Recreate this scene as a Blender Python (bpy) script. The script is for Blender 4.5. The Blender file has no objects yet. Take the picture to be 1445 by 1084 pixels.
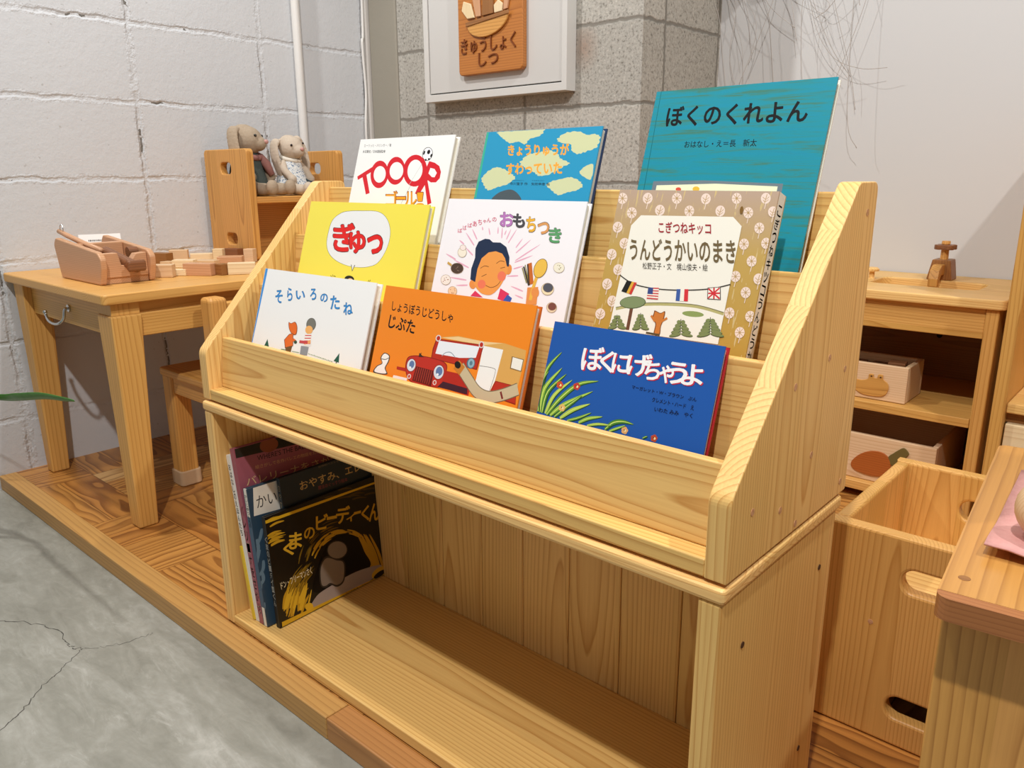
import bpy, bmesh, math, random
from mathutils import Vector, Matrix, noise
D=bpy.data; SC=bpy.context.scene; COL=SC.collection
R=math.radians
# ------------------------------------------------------------------ camera
cam=D.cameras.new('camera'); cam.sensor_width=36; cam.sensor_fit='HORIZONTAL'; cam.lens=36*1106.8/1445
camo=D.objects.new('camera',cam); COL.objects.link(camo)
camo.matrix_world=Matrix(((0.74761267,-0.16739127,0.6426939,1.2293),(0.66411321,0.19626366,-0.72141127,-0.5971),(-0.0053795,0.96615772,0.25789595,0.7762),(0,0,0,1)))
cam.clip_start=.02
SC.camera=camo
# ------------------------------------------------------------------ world, lamps, exposure
W=D.worlds.new('world'); SC.world=W; W.use_nodes=True
bg=W.node_tree.nodes['Background']; bg.inputs[0].default_value=(1.0,.99,.98,1); bg.inputs[1].default_value=.2
def spot(name,loc,target,power,size=95,blend=.5,rad=.035,col=(1,.99,.978)):
    l=D.lights.new(name,'SPOT'); l.energy=power; l.spot_size=R(size); l.spot_blend=blend; l.shadow_soft_size=rad; l.color=col
    o=D.objects.new(name,l); COL.objects.link(o); o.location=loc
    o.rotation_euler=(Vector(target)-Vector(loc)).to_track_quat('-Z','Y').to_euler(); return o
spot('spotlight_left',(-.75,-.1,2.6),(.3,.6,.4),90,110)
spot('spotlight_centre',(1.25,-.95,2.6),(.45,.3,.3),150,105)
spot('spotlight_right',(2.05,.42,2.85),(.5,.3,.4),110,100)
spot('spotlight_front',(.42,-.62,2.65),(.42,.12,.4),38,62,.8)
VS=SC.view_settings; VS.view_transform='Standard'; VS.look='None'; VS.gamma=1; VS.use_curve_mapping=False; VS.exposure=.08
# ------------------------------------------------------------------ materials
def s2l(c):
    return c/12.92 if c<=.04045 else ((c+.055)/1.055)**2.4
def hexc(h):
    h=h.lstrip('#'); return tuple(s2l(int(h[i:i+2],16)/255) for i in (0,2,4))+(1,)
MC={}
class NT:
    def __init__(s,name,rough=.5,spec=.5):
        s.m=D.materials.new(name); s.m.use_nodes=True; s.t=s.m.node_tree; s.n=s.t.nodes
        s.b=s.n['Principled BSDF']; s.b.inputs['Roughness'].default_value=rough; s.b.inputs['Specular IOR Level'].default_value=spec
    def node(s,t,**kw):
        n=s.n.new(t)
        for k,v in kw.items():
            if k=='ins':
                for i,x in v.items():
                    if hasattr(x,'links') : s.t.links.new(x,n.inputs[i])
                    else: n.inputs[i].default_value=x
            else: setattr(n,k,v)
        return n
    def math(s,op,a,b=0,c=0):
        n=s.node('ShaderNodeMath',operation=op)
        for i,x in enumerate((a,b,c)):
            if hasattr(x,'links'): s.t.links.new(x,n.inputs[i])
            else: n.inputs[i].default_value=x
        return n.outputs[0]
    def comb(s,x,y,z):
        n=s.node('ShaderNodeCombineXYZ')
        for i,v in enumerate((x,y,z)):
            if hasattr(v,'links'): s.t.links.new(v,n.inputs[i])
            else: n.inputs[i].default_value=v
        return n.outputs[0]
    def sep(s,v):
        n=s.node('ShaderNodeSeparateXYZ'); s.t.links.new(v,n.inputs[0]); return n.outputs
    def noise(s,vec,scale,detail=2,rough=.5,dist=0):
        n=s.node('ShaderNodeTexNoise',ins={'Scale':scale,'Detail':detail,'Roughness':rough,'Distortion':dist}); s.t.links.new(vec,n.inputs['Vector']); return n.outputs['Fac']
    def ramp(s,fac,stops,interp='LINEAR'):
        n=s.node('ShaderNodeValToRGB'); e=n.color_ramp.elements; n.color_ramp.interpolation=interp
        while len(e)<len(stops): e.new(.5)
        for k,(p,c) in enumerate(stops): e[k].position=p; e[k].color=c if len(c)==4 else tuple(c)+(1,)
        s.t.links.new(fac,n.inputs[0]); return n.outputs[0]
    def mix(s,fac,a,b,blend='MIX'):
        n=s.node('ShaderNodeMix',data_type='RGBA',blend_type=blend)
        for i,x in ((0,fac),(6,a),(7,b)):
            if hasattr(x,'links'): s.t.links.new(x,n.inputs[i])
            else: n.inputs[i].default_value=x
        return n.outputs[2]
    def map(s,v,a,b,c,d):
        n=s.node('ShaderNodeMapRange',ins={1:a,2:b,3:c,4:d}); s.t.links.new(v,n.inputs[0]); return n.outputs[0]
    def col(s,c): s.t.links.new(c,s.b.inputs['Base Color'])
    def bump(s,h,strength=.3,dist=.002):
        n=s.node('ShaderNodeBump',ins={'Strength':strength,'Distance':dist}); s.t.links.new(h,n.inputs['Height']); s.t.links.new(n.outputs[0],s.b.inputs['Normal'])
    def obj(s): return s.node('ShaderNodeTexCoord').outputs['Object']
def flat(h,rough=.5,spec=.4,metal=0):
    k=(h,rough,spec,metal)
    if k not in MC:
        t=NT('paint_'+h.lstrip('#'),rough,spec); t.b.inputs['Base Color'].default_value=hexc(h); t.b.inputs['Metallic'].default_value=metal; MC[k]=t.m
    return MC[k]
TONES={ # early wood, late wood line
 'pale':('#efc47a','#be7d32'),'amber':('#dca85c','#b0752f'),'deep':('#d9a055','#a2682a'),'maple':('#e3c19a','#c79c6c'),
 'toy':('#d3a17a','#ae7a50'),'walnut':('#8a5a3a','#5c3722'),'light':('#ecd6ac','#d0ad7c'),'brown':('#9c6a3a','#744724'),
 'strip':('#b98249','#94602f'),'gold':('#c8904a','#9a652c'),'sign':('#c27c3a','#935322'),'carrot':('#b8632a','#8f4518'),'edge':('#c29350','#9c6d36'),'redend':('#a86c3c','#824c26')}
def wood(tone='pale',grain='X',plank='Y',pw=.11,freq=95,var=.16,rough=.42,seam=0,wob=.05,fold=.027):
    k=('w',tone,grain,plank,pw,freq,var,rough,seam,wob,fold)
    if k in MC: return MC[k]
    t=NT('wood_%s_%s%s'%(tone,grain.lower(),plank.lower()),rough,.45)
    o=t.sep(t.obj()); rnd=t.node('ShaderNodeObjectInfo').outputs['Random']
    ax='XYZ'; g=o[ax.index(grain)]; a=o[ax.index(plank)]; b=o[[i for i in range(3) if ax[i] not in (grain,plank)][0]]
    aa=t.math('DIVIDE',a,pw); aa=t.math('ADD',aa,t.math('MULTIPLY',rnd,7.31)); idx=t.math('FLOOR',aa); fr=t.math('SUBTRACT',aa,idx)
    wn=t.node('ShaderNodeTexWhiteNoise',noise_dimensions='2D'); t.t.links.new(t.comb(idx,t.math('MULTIPLY',rnd,91.7),0),wn.inputs['Vector'])
    rc=t.sep(wn.outputs['Color'])
    al=t.math('MULTIPLY',t.math('SUBTRACT',fr,.5),pw)
    ca=t.math('MULTIPLY',t.math('SUBTRACT',rc[0],.5),.16); cb=t.math('ADD',t.math('MULTIPLY',rc[1],.05),.012)
    gs=t.math('ADD',g,t.math('MULTIPLY',rc[2],37.0))
    n1=t.noise(t.comb(t.math('MULTIPLY',gs,1.3),t.math('MULTIPLY',al,1.5),t.math('MULTIPLY',rc[0],19.0)),1.0,1,.4)
    n2=t.noise(t.comb(t.math('MULTIPLY',gs,5.0),t.math('MULTIPLY',al,30.0),b),1.0,2,.5)
    da=t.math('SUBTRACT',al,ca); db=t.math('ADD',t.math('PINGPONG',b,fold),cb)
    db=t.math('ADD',db,t.math('MULTIPLY',t.math('SUBTRACT',n1,.5),wob))
    r=t.math('SQRT',t.math('ADD',t.math('MULTIPLY',da,da),t.math('MULTIPLY',db,db)))
    v=t.math('ADD',t.math('MULTIPLY',r,float(freq)*2.0),t.math('MULTIPLY',n2,.5))
    v=t.math('FRACT',v)
    line=t.ramp(v,[(0,(.05,)*3),(.55,(.14,)*3),(.82,(.5,)*3),(.93,(.85,)*3),(1,(.05,)*3)])
    fib=t.noise(t.comb(t.math('MULTIPLY',gs,9.0),t.math('MULTIPLY',al,420.0),t.math('MULTIPLY',b,420.0)),1.0,2,.6)
    f=t.math('ADD',t.math('MULTIPLY',line,.8),t.math('MULTIPLY',t.math('SUBTRACT',fib,.5),.45))
    c0,c1=hexc(TONES[tone][0]),hexc(TONES[tone][1])
    c=t.mix(f,c0,c1)
    tone_v=t.math('ADD',1-var*.6,t.math('MULTIPLY',rc[2],var))
    c=t.mix(1.0,c,t.comb(tone_v,tone_v,t.math('MULTIPLY',tone_v,tone_v)),'MULTIPLY')
    if seam:
        e=t.math('ABSOLUTE',t.math('SUBTRACT',fr,.5)); sm=t.math('GREATER_THAN',e,.5-seam/pw)
        c=t.mix(sm,c,t.mix(1.0,c,(.35,.28,.2,1),'MULTIPLY'))
    t.col(c); t.bump(f,.08,.001)
    MC[k]=t.m; return t.m
def parquet():
    if 'pq' in MC: return MC['pq']
    t=NT('parquet_floor',.34,.5); o=t.sep(t.obj()); T=.3325
    x=t.math('DIVIDE',t.math('ADD',o[0],.935),T); y=t.math('DIVIDE',t.math('ADD',o[1],.005),T)
    ix=t.math('FLOOR',x); iy=t.math('FLOOR',y); fx=t.math('SUBTRACT',x,ix); fy=t.math('SUBTRACT',y,iy)
    par=t.math('MODULO',t.math('ADD',t.math('ADD',ix,iy),41.0),2.0); par=t.math('ROUND',par)
    inv=t.math('SUBTRACT',1.0,par)
    # par 0: strips run along X
    g=t.math('ADD',t.math('MULTIPLY',fx,inv),t.math('MULTIPLY',fy,par)); a=t.math('ADD',t.math('MULTIPLY',fy,inv),t.math('MULTIPLY',fx,par))
    NS=4.0
    aa=t.math('MULTIPLY',a,NS); idx=t.math('FLOOR',aa); fr=t.math('SUBTRACT',aa,idx)
    wn=t.node('ShaderNodeTexWhiteNoise',noise_dimensions='3D'); t.t.links.new(t.comb(idx,ix,iy),wn.inputs['Vector']); rc=t.sep(wn.outputs['Color'])
    al=t.math('MULTIPLY',t.math('SUBTRACT',fr,.5),T/NS); gs=t.math('ADD',t.math('MULTIPLY',g,T),t.math('MULTIPLY',rc[2],23.0))
    n1=t.noise(t.comb(t.math('MULTIPLY',gs,3.2),t.math('MULTIPLY',al,9.0),t.math('MULTIPLY',rc[0],19.0)),1.0,2,.5)
    da=t.math('SUBTRACT',al,t.math('MULTIPLY',t.math('SUBTRACT',rc[0],.5),.10)); db=t.math('ADD',.01,t.math('MULTIPLY',n1,.085))
    r=t.math('SQRT',t.math('ADD',t.math('MULTIPLY',da,da),t.math('MULTIPLY',db,db)))
    v=t.math('FRACT',t.math('MULTIPLY',r,80.0))
    line=t.ramp(v,[(0,(0,0,0)),(.35,(.1,)*3),(.8,(.9,)*3),(.92,(1,)*3),(1,(0,0,0))])
    fib=t.noise(t.comb(t.math('MULTIPLY',gs,9.0),t.math('MULTIPLY',al,400.0),1.0),1.0,2,.6)
    f=t.math('ADD',t.math('MULTIPLY',line,.8),t.math('MULTIPLY',t.math('SUBTRACT',fib,.5),.4))
    base=t.ramp(rc[1],[(0,hexc('#b27434')),(.4,hexc('#c98e48')),(.75,hexc('#b9803e')),(.9,hexc('#d8a866')),(1,hexc('#e0bc84'))])
    dark=t.ramp(rc[1],[(0,hexc('#6e3c16')),(.5,hexc('#7d4a1e')),(1,hexc('#96632c'))])
    c=t.mix(f,base,dark)
    e=t.math('GREATER_THAN',t.math('ABSOLUTE',t.math('SUBTRACT',fr,.5)),.488)
    eg=t.math('GREATER_THAN',t.math('ABSOLUTE',t.math('SUBTRACT',g,.5)),.497)
    e=t.math('MAXIMUM',e,eg)
    c=t.mix(e,c,t.mix(1.0,c,(.45,.38,.3,1),'MULTIPLY')); t.col(c); t.bump(f,.06,.001)
    MC['pq']=t.m; return t.m
def blockwall(name,c0,c1,mort,u,v,u0,du,z0,dz,bond=0,jw=.006,stain=None,rough=.85,painted=True):
    t=NT(name,rough,.25); P=t.obj(); o=t.sep(P); U=o['XYZ'.index(u)]; V=o['XYZ'.index(v)]
    wv=t.noise(P,9,3,.6); wv2=t.noise(P,38,2,.6)
    w=t.math('MULTIPLY',t.math('ADD',t.math('SUBTRACT',wv,.5),t.math('MULTIPLY',t.math('SUBTRACT',wv2,.5),.7)),.016)
    y=t.math('DIVIDE',t.math('ADD',t.math('SUBTRACT',V,z0),w),dz); iy=t.math('FLOOR',y); fy=t.math('SUBTRACT',y,iy)
    off=t.math('MULTIPLY',t.math('ROUND',t.math('MODULO',t.math('ADD',iy,40.0),2.0)),.5*bond)
    x=t.math('ADD',t.math('DIVIDE',t.math('ADD',t.math('SUBTRACT',U,u0),w),du),off); ix=t.math('FLOOR',x); fx=t.math('SUBTRACT',x,ix)
    dx=t.math('MULTIPLY',t.math('SUBTRACT',.5,t.math('ABSOLUTE',t.math('SUBTRACT',fx,.5))),du)
    dy=t.math('MULTIPLY',t.math('SUBTRACT',.5,t.math('ABSOLUTE',t.math('SUBTRACT',fy,.5))),dz)
    d=t.math('MINIMUM',dx,dy)
    j=t.map(d,jw*.35,jw,0,1)      # 0 in joint
    patch=t.noise(P,5.5,2,.5)
    fine=t.noise(P,150,3,.7); mid=t.noise(P,45,3,.65)
    wn=t.node('ShaderNodeTexWhiteNoise',noise_dimensions='2D'); t.t.links.new(t.comb(ix,iy,0),wn.inputs['Vector'])
    if painted:
        hole=t.math('MULTIPLY',t.math('GREATER_THAN',t.math('ADD',patch,t.math('MULTIPLY',mid,.35)),.80),t.math('LESS_THAN',d,jw*.38))
        c=t.mix(t.noise(P,3,3,.6),hexc(c0),hexc(c1)); c=t.mix(hole,c,hexc(mort))
        pit=t.math('GREATER_THAN',t.noise(P,60,2,.5),.735); c=t.mix(t.math('MULTIPLY',pit,.35),c,hexc('#8f8a82'))
        jv=t.math('MULTIPLY',t.math('SUBTRACT',1.0,j),t.map(patch,.40,.66,.15,1.0))
        h=t.math('SUBTRACT',t.math('ADD',t.math('MULTIPLY',mid,.22),t.math('MULTIPLY',fine,.10)),jv)
        h=t.math('SUBTRACT',h,t.math('MULTIPLY',hole,1.2)); h=t.math('ADD',h,t.math('MULTIPLY',t.math('LESS_THAN',d,.013),t.math('MULTIPLY',t.math('SUBTRACT',mid,.45),.9)))
        t.col(c); t.bump(h,.75,.006)
    else:
        c=t.mix(t.noise(P,4,3,.6),hexc(c0),hexc(c1))
        c=t.mix(1.0,c,t.ramp(wn.outputs['Value'],[(0,(.88,)*3),(1,(1.06,)*3)]),'MULTIPLY')
        sp=t.noise(P,135,3,.8); c=t.mix(1.0,c,t.ramp(sp,[(.32,(.42,.41,.39)),(.45,(.93,)*3),(.60,(1.08,)*3),(.72,(1.4,)*3)]),'MULTIPLY')
        if stain:
            q=t.node('ShaderNodeVectorMath',operation='SUBTRACT',ins={1:stain[0]}); t.t.links.new(P,q.inputs[0]); q2=t.node('ShaderNodeVectorMath',operation='MULTIPLY',ins={1:stain[1]}); t.t.links.new(q.outputs[0],q2.inputs[0]); ln=t.node('ShaderNodeVectorMath',operation='LENGTH'); t.t.links.new(q2.outputs[0],ln.inputs[0])
            c=t.mix(t.math('MULTIPLY',t.map(ln.outputs['Value'],.0,1.0,.62,0.0),t.map(sp,.35,.65,.4,1.0)),c,hexc('#8a5428'))
        c=t.mix(t.math('SUBTRACT',1.0,j),c,hexc(mort)); t.col(c)
        t.bump(t.math('ADD',t.math('MULTIPLY',j,.7),t.math('MULTIPLY',sp,.35)),.6,.004)
    return t.m
def plaster(name,c0,c1,scale=60,strength=.1,rough=.7):
    t=NT(name,rough,.3); P=t.obj(); t.col(t.mix(t.noise(P,1.5,2,.5),hexc(c0),hexc(c1))); t.bump(t.noise(P,scale,3,.6),strength,.002); return t.m
def concrete_floor():
    t=NT('concrete_floor',.5,.35); P=t.obj(); o=t.sep(P)
    m=t.node('ShaderNodeMapping',ins={'Rotation':(0,0,R(62)),'Scale':(1.0,3.4,1)}); t.t.links.new(P,m.inputs[0]); Q=m.outputs[0]
    a=t.noise(Q,2.4,7,.62,.5); b=t.noise(Q,9,6,.65,1.2); c=t.noise(P,70,3,.6)
    f=t.math('ADD',t.math('MULTIPLY',a,.55),t.math('ADD',t.math('MULTIPLY',b,.42),t.math('MULTIPLY',c,.12)))
    cc=t.ramp(f,[(.34,hexc('#76746a')),(.46,hexc('#89877c')),(.55,hexc('#949287')),(.64,hexc('#a19f95')),(.78,hexc('#bcbab1'))])
    sm=t.map(t.noise(Q,7,8,.75,1.6),.56,.72,0,.4); cc=t.mix(t.math('MULTIPLY',sm,t.map(a,.4,.6,.1,1)),cc,hexc('#dad8d0')); dk=t.math('GREATER_THAN',t.noise(P,24,2,.5),.77); cc=t.mix(t.math('MULTIPLY',dk,.3),cc,hexc('#77736a')); t.col(cc)
    t.bump(f,.10,.004); t.b.inputs['Roughness'].default_value=.45
    return t.m
def fabric(name,h,h2=None,scale=120):
    k=('f',name)
    if k not in MC:
        t=NT(name,.9,.15); P=t.obj(); n=t.noise(P,scale,3,.6); t.col(t.mix(n,hexc(h),hexc(h2 or h))); t.bump(n,.5,.002); MC[k]=t.m
    return MC[k]
STEEL=flat('#c9cbcc',.22,.5,1.0)
# ------------------------------------------------------------------ geometry helpers
ORI={}
class MB:
    def __init__(s): s.bm=bmesh.new()
    def faces(s,vs,fs,mi=0):
        v=[s.bm.verts.new(p) for p in vs]; out=[]
        for f in fs:
            try:
                q=s.bm.faces.new([v[i] for i in f]); q.material_index=mi; out.append(q)
            except ValueError: pass
        return out
    def box(s,x0,x1,y0,y1,z0,z1,mi=0):
        s.faces([(x0,y0,z0),(x1,y0,z0),(x1,y1,z0),(x0,y1,z0),(x0,y0,z1),(x1,y0,z1),(x1,y1,z1),(x0,y1,z1)],[(0,3,2,1),(4,5,6,7),(0,1,5,4),(1,2,6,5),(2,3,7,6),(3,0,4,7)],mi); return s
    def pt(s,axis,p,a):
        return {'x':(a,p[0],p[1]),'y':(p[0],a,p[1]),'z':(p[0],p[1],a)}[axis]
    def prism(s,pts,axis,a,b,mi=0):
        n=len(pts); vs=[s.pt(axis,p,a) for p in pts]+[s.pt(axis,p,b) for p in pts]
        s.faces(vs,[tuple(range(n))[::-1],tuple(range(n,2*n))]+[(i,(i+1)%n,n+(i+1)%n,n+i) for i in range(n)],mi); return s
    def loft(s,rings,mi=0,cap=True):
        n=len(rings[0]); vs=[p for r in rings for p in r]; fs=[]
        for k in range(len(rings)-1):
            for i in range(n): fs.append((k*n+i,k*n+(i+1)%n,(k+1)*n+(i+1)%n,(k+1)*n+i))
        if cap: fs+=[tuple(range(n))[::-1],tuple(range((len(rings)-1)*n,len(rings)*n))]
        s.faces(vs,fs,mi); return s
    def slab(s,outer,holes,axis,a,b,ch=.003):   # plate with openings, eased rims
        from mathutils.geometry import delaunay_2d_cdt as cdt
        sg=1 if b>a else -1
        def off(loop,d):
            xs=[p[0] for p in loop]; ys=[p[1] for p in loop]; cx=(min(xs)+max(xs))/2; cy=(min(ys)+max(ys))/2; hx=(max(xs)-min(xs))/2; hy=(max(ys)-min(ys))/2
            return [(cx+(p[0]-cx)*(1+d/hx),cy+(p[1]-cy)*(1+d/hy)) for p in loop]
        def inside(q,loop):
            c=False
            for i in range(len(loop)):
                (xa,ya),(xb,yb)=loop[i-1],loop[i]
                if (ya>q[1])!=(yb>q[1]) and q[0]<(xb-xa)*(q[1]-ya)/(yb-ya)+xa: c=not c
            return c
        capl=[off(outer,-ch)]+[off(h,ch) for h in holes]
        P2=[];E2=[]
        for loop in capl:
            o=len(P2); P2+=[Vector(p) for p in loop]; E2+=[(o+i,o+(i+1)%len(loop)) for i in range(len(loop))]
        r=cdt(P2,E2,[],1,1e-7); vs=r[0]
        fs=[tuple(f) for f in r[2] if not any(inside(sum((vs[i] for i in f),Vector((0,0)))/len(f),h) for h in capl[1:])]
        for lev in (a,b): s.faces([s.pt(axis,v,lev) for v in vs],fs)
        for k,loop in enumerate([outer]+holes):
            e=-1 if k==0 else 1; n=len(loop); rings=[]
            for q,dz in ((1,0),(.42,.18),(.1,.55),(0,1)): rings.append([s.pt(axis,p,a+sg*ch*dz) for p in off(loop,e*ch*q)])
            for q,dz in ((0,1),(.1,.55),(.42,.18),(1,0)): rings.append([s.pt(axis,p,b-sg*ch*dz) for p in off(loop,e*ch*q)])
            s.loft(rings,cap=False)
        bmesh.ops.remove_doubles(s.bm,verts=s.bm.verts,dist=1e-6)
        return s
    def cyl(s,p0,p1,r0,r1=None,n=20,mi=0):
        r1=r0 if r1 is None else r1; p0=Vector(p0);p1=Vector(p1); z=(p1-p0).normalized(); x=z.orthogonal().normalized(); y=z.cross(x)
        return s.loft([[tuple(p+(x*math.cos(t)+y*math.sin(t))*r) for t in [2*math.pi*i/n for i in range(n)]] for p,r in ((p0,r0),(p1,r1))],mi)
    def path(s,pts,r,n=10,mi=0):
        pts=[Vector(p) for p in pts]; rs=r if isinstance(r,(list,tuple)) else [r]*len(pts); rings=[]; x=None
        for i,p in enumerate(pts):
            d=(pts[min(i+1,len(pts)-1)]-pts[max(i-1,0)]).normalized()
            x=d.orthogonal().normalized() if x is None else (x-d*x.dot(d)).normalized()
            y=d.cross(x); rings.append([tuple(p+(x*math.cos(t)+y*math.sin(t))*rs[i]) for t in [2*math.pi*k/n for k in range(n)]])
        return s.loft(rings,mi)
    def lathe(s,prof,c=(0,0,0),n=32,mi=0):
        return s.loft([[(c[0]+r*math.cos(t),c[1]+r*math.sin(t),c[2]+z) for t in [2*math.pi*i/n for i in range(n)]] for r,z in prof],mi)
    def ball(s,c,r,rot=(0,0,0),n=20,mi=0):
        from mathutils import Euler
        r=(r,)*3 if not isinstance(r,(tuple,list)) else r; E=Euler(rot).to_matrix(); rings=[]
        for i in range(1,n//2):
            ph=math.pi*i/(n//2)-math.pi/2
            rings.append([tuple(Vector(c)+E@Vector((r[0]*math.cos(ph)*math.cos(t),r[1]*math.cos(ph)*math.sin(t),r[2]*math.sin(ph)))) for t in [2*math.pi*k/n for k in range(n)]])
        return s.loft(rings,mi)
    def obj(s,name,mats,parent=None,bevel=0,seg=3,smooth=False,loc=None,angle=35):
        bmesh.ops.recalc_face_normals(s.bm,faces=s.bm.faces)
        if not isinstance(mats,(list,tuple)): mats=[mats]
        root=parent
        off=ORI.get(parent.name,Vector()) if parent else (Vector(loc) if loc else Vector())
        if off.length: bmesh.ops.translate(s.bm,verts=s.bm.verts,vec=-off)
        me=D.meshes.new(name); s.bm.to_mesh(me); s.bm.free()
        for m in mats: me.materials.append(m)
        if smooth:
            for p in me.polygons: p.use_smooth=True
        o=D.objects.new(name,me); COL.objects.link(o)
        if parent: o.parent=parent; ORI[o.name]=off
        elif loc: o.location=loc; ORI[o.name]=Vector(loc)
        if bevel:
            b=o.modifiers.new('bevel','BEVEL'); b.width=bevel; b.segments=seg; b.limit_method='ANGLE'; b.angle_limit=R(angle)
        return o
def box(x0,x1,y0,y1,z0,z1): return MB().box(x0,x1,y0,y1,z0,z1)
def tag(o,label,cat,group=None):
    o['label']=label; o['category']=cat
    if group: o['group']=group
    return o
def thing(name,label,cat,loc,group=None,rot=(0,0,0),local=False):
    o=D.objects.new(name,None); COL.objects.link(o); o.location=loc; o.rotation_euler=rot; o.empty_display_size=.05
    ORI[o.name]=Vector() if local else Vector(loc); return tag(o,label,cat,group)
def struct(o): o['kind']='structure'; return o
def rrect(x0,x1,y0,y1,r,n=6,corners=(1,1,1,1)):
    out=[]
    for k,(cx,cy,a) in enumerate(((x0,y0,180),(x1,y0,270),(x1,y1,0),(x0,y1,90))):
        rr=r if corners[k] else 1e-4
        ox=cx+(rr if cx==x0 else -rr); oy=cy+(rr if cy==y0 else -rr)
        for i in range(n+1):
            t=R(a+90*i/n); out.append((ox+rr*math.cos(t),oy+rr*math.sin(t)))
    return out
def roundpoly(pts,r,n=5):
    out=[]; m=len(pts)
    for i,p in enumerate(pts):
        rr=r[i] if isinstance(r,(list,tuple)) else r
        P=Vector(p); A=Vector(pts[i-1])-P; B=Vector(pts[(i+1)%m])-P
        if rr<=1e-5: out.append(tuple(P)); continue
        a=A.normalized(); b=B.normalized(); ang=a.angle(b); t=min(rr/math.tan(ang/2),A.length*.49,B.length*.49)
        s0=P+a*t; s1=P+b*t
        for k in range(n+1):
            u=k/n; out.append(tuple((s0*(1-u)**2)+(P*2*u*(1-u))+(s1*u*u)))
    return out
def catmull(pts,n=6,closed=True):
    out=[]; m=len(pts); V=[Vector(p) for p in pts]
    rng=range(m) if closed else range(m-1)
    for i in rng:
        if closed: p0,p1,p2,p3=V[i-1],V[i],V[(i+1)%m],V[(i+2)%m]
        else: p0,p1,p2,p3=V[max(i-1,0)],V[i],V[i+1],V[min(i+2,m-1)]
        for k in range(n):
            t=k/n; out.append(.5*((2*p1)+(p2-p0)*t+(2*p0-5*p1+4*p2-p3)*t*t+(3*p1-p0-3*p2+p3)*t**3))
    if not closed: out.append(V[-1])
    return [tuple(p) for p in out]
TXT={}
def text_tris(txt,bold=0.0,extrude=0.0):
    k=(txt,bold,extrude)
    if k in TXT: return TXT[k]
    c=D.curves.new('lettering','FONT'); c.body=txt; c.size=1; c.resolution_u=3; c.extrude=extrude
    o=D.objects.new('lettering',c); COL.objects.link(o)
    dg=bpy.context.evaluated_depsgraph_get(); me=D.meshes.new_from_object(o.evaluated_get(dg))
    v0=[v.co.copy() for v in me.vertices]; f0=[tuple(p.vertices) for p in me.polygons]
    D.objects.remove(o); D.curves.remove(c); D.meshes.remove(me)
    bold*=.55
    if bold>.008:      # heavier strokes: the outline repeated around a small circle
        vs=[];fs=[]; n=8
        for i in range(n):
            d=Vector((math.cos(2*math.pi*i/n),math.sin(2*math.pi*i/n),i*.01 if not extrude else 0))*(bold if extrude else 1); d.x*=(1 if extrude else bold); d.y*=(1 if extrude else bold)
            fs+=[tuple(q+len(vs) for q in f) for f in f0]; vs+=[v+d for v in v0]
    else: vs,fs=v0,f0
    if vs:
        x0=min(v.x for v in vs);x1=max(v.x for v in vs);y0=min(v.y for v in vs);y1=max(v.y for v in vs)
        vs=[((v.x-x0)/max(x1-x0,1e-6),(v.y-y0)/max(y1-y0,1e-6),v.z) for v in vs]
    TXT[k]=(vs,fs); return TXT[k]
BOOKS={
 'sora':dict(O=(0.0600,0.0455,0.4405),W=0.2889,H=0.1977,t=0.0120,kind='rack',roll=-0.0072),
 'jibu':dict(O=(0.3692,0.0460,0.4405),W=0.2749,H=0.1962,t=0.0110,kind='rack',roll=-0.0047),
 'blue':dict(O=(0.6709,0.0509,0.4405),W=0.2142,H=0.1799,t=0.0110,kind='rack',roll=0.0043),
 'gyu':dict(O=(0.0712,0.1275,0.5205),W=0.2955,H=0.2245,t=0.0110,kind='rack',roll=-0.0162),
 'omo':dict(O=(0.4044,0.1270,0.5205),W=0.2420,H=0.2343,t=0.0110,kind='rack',roll=-0.0025),
 'kog':dict(O=(0.6959,0.1187,0.5205),W=0.1930,H=0.2495,t=0.0190,kind='rack',roll=0.0008),
 'tooor':dict(O=(0.1063,0.2049,0.6005),W=0.2309,H=0.2465,t=0.0120,kind='rack',roll=-0.0098),
 'dino':dict(O=(0.4023,0.2046,0.6005),W=0.2069,H=0.2475,t=0.0120,kind='rack',roll=-0.0148),
 'teal':dict(O=(0.6795,0.2062,0.6005),W=0.2211,H=0.2871,t=0.0100,kind='rack',roll=-0.0045),
 'bear':dict(O=(0.1285,0.0320,0.0205),W=0.2620,H=0.2030,t=0.0095,kind='low',lean=4.40,yaw=92.86),
 'navy':dict(O=(0.1185,0.0750,0.0205),W=0.2000,H=0.2560,t=0.0090,kind='low',lean=5.00,yaw=91.72),
 'kaiju':dict(O=(0.1090,0.0200,0.0205),W=0.2450,H=0.2500,t=0.0120,kind='low',lean=6.00,yaw=90.00),
 'pink':dict(O=(0.0965,0.0200,0.0205),W=0.2350,H=0.3160,t=0.0130,kind='low',lean=8.00,yaw=90.00),
 'white':dict(O=(0.0830,0.0200,0.0205),W=0.2200,H=0.3020,t=0.0110,kind='low',lean=9.00,yaw=90.00),
 'yellow':dict(O=(0.0715,0.0180,0.0205),W=0.2000,H=0.1350,t=0.0075,kind='low',lean=9.00,yaw=90.00),
}
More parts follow.
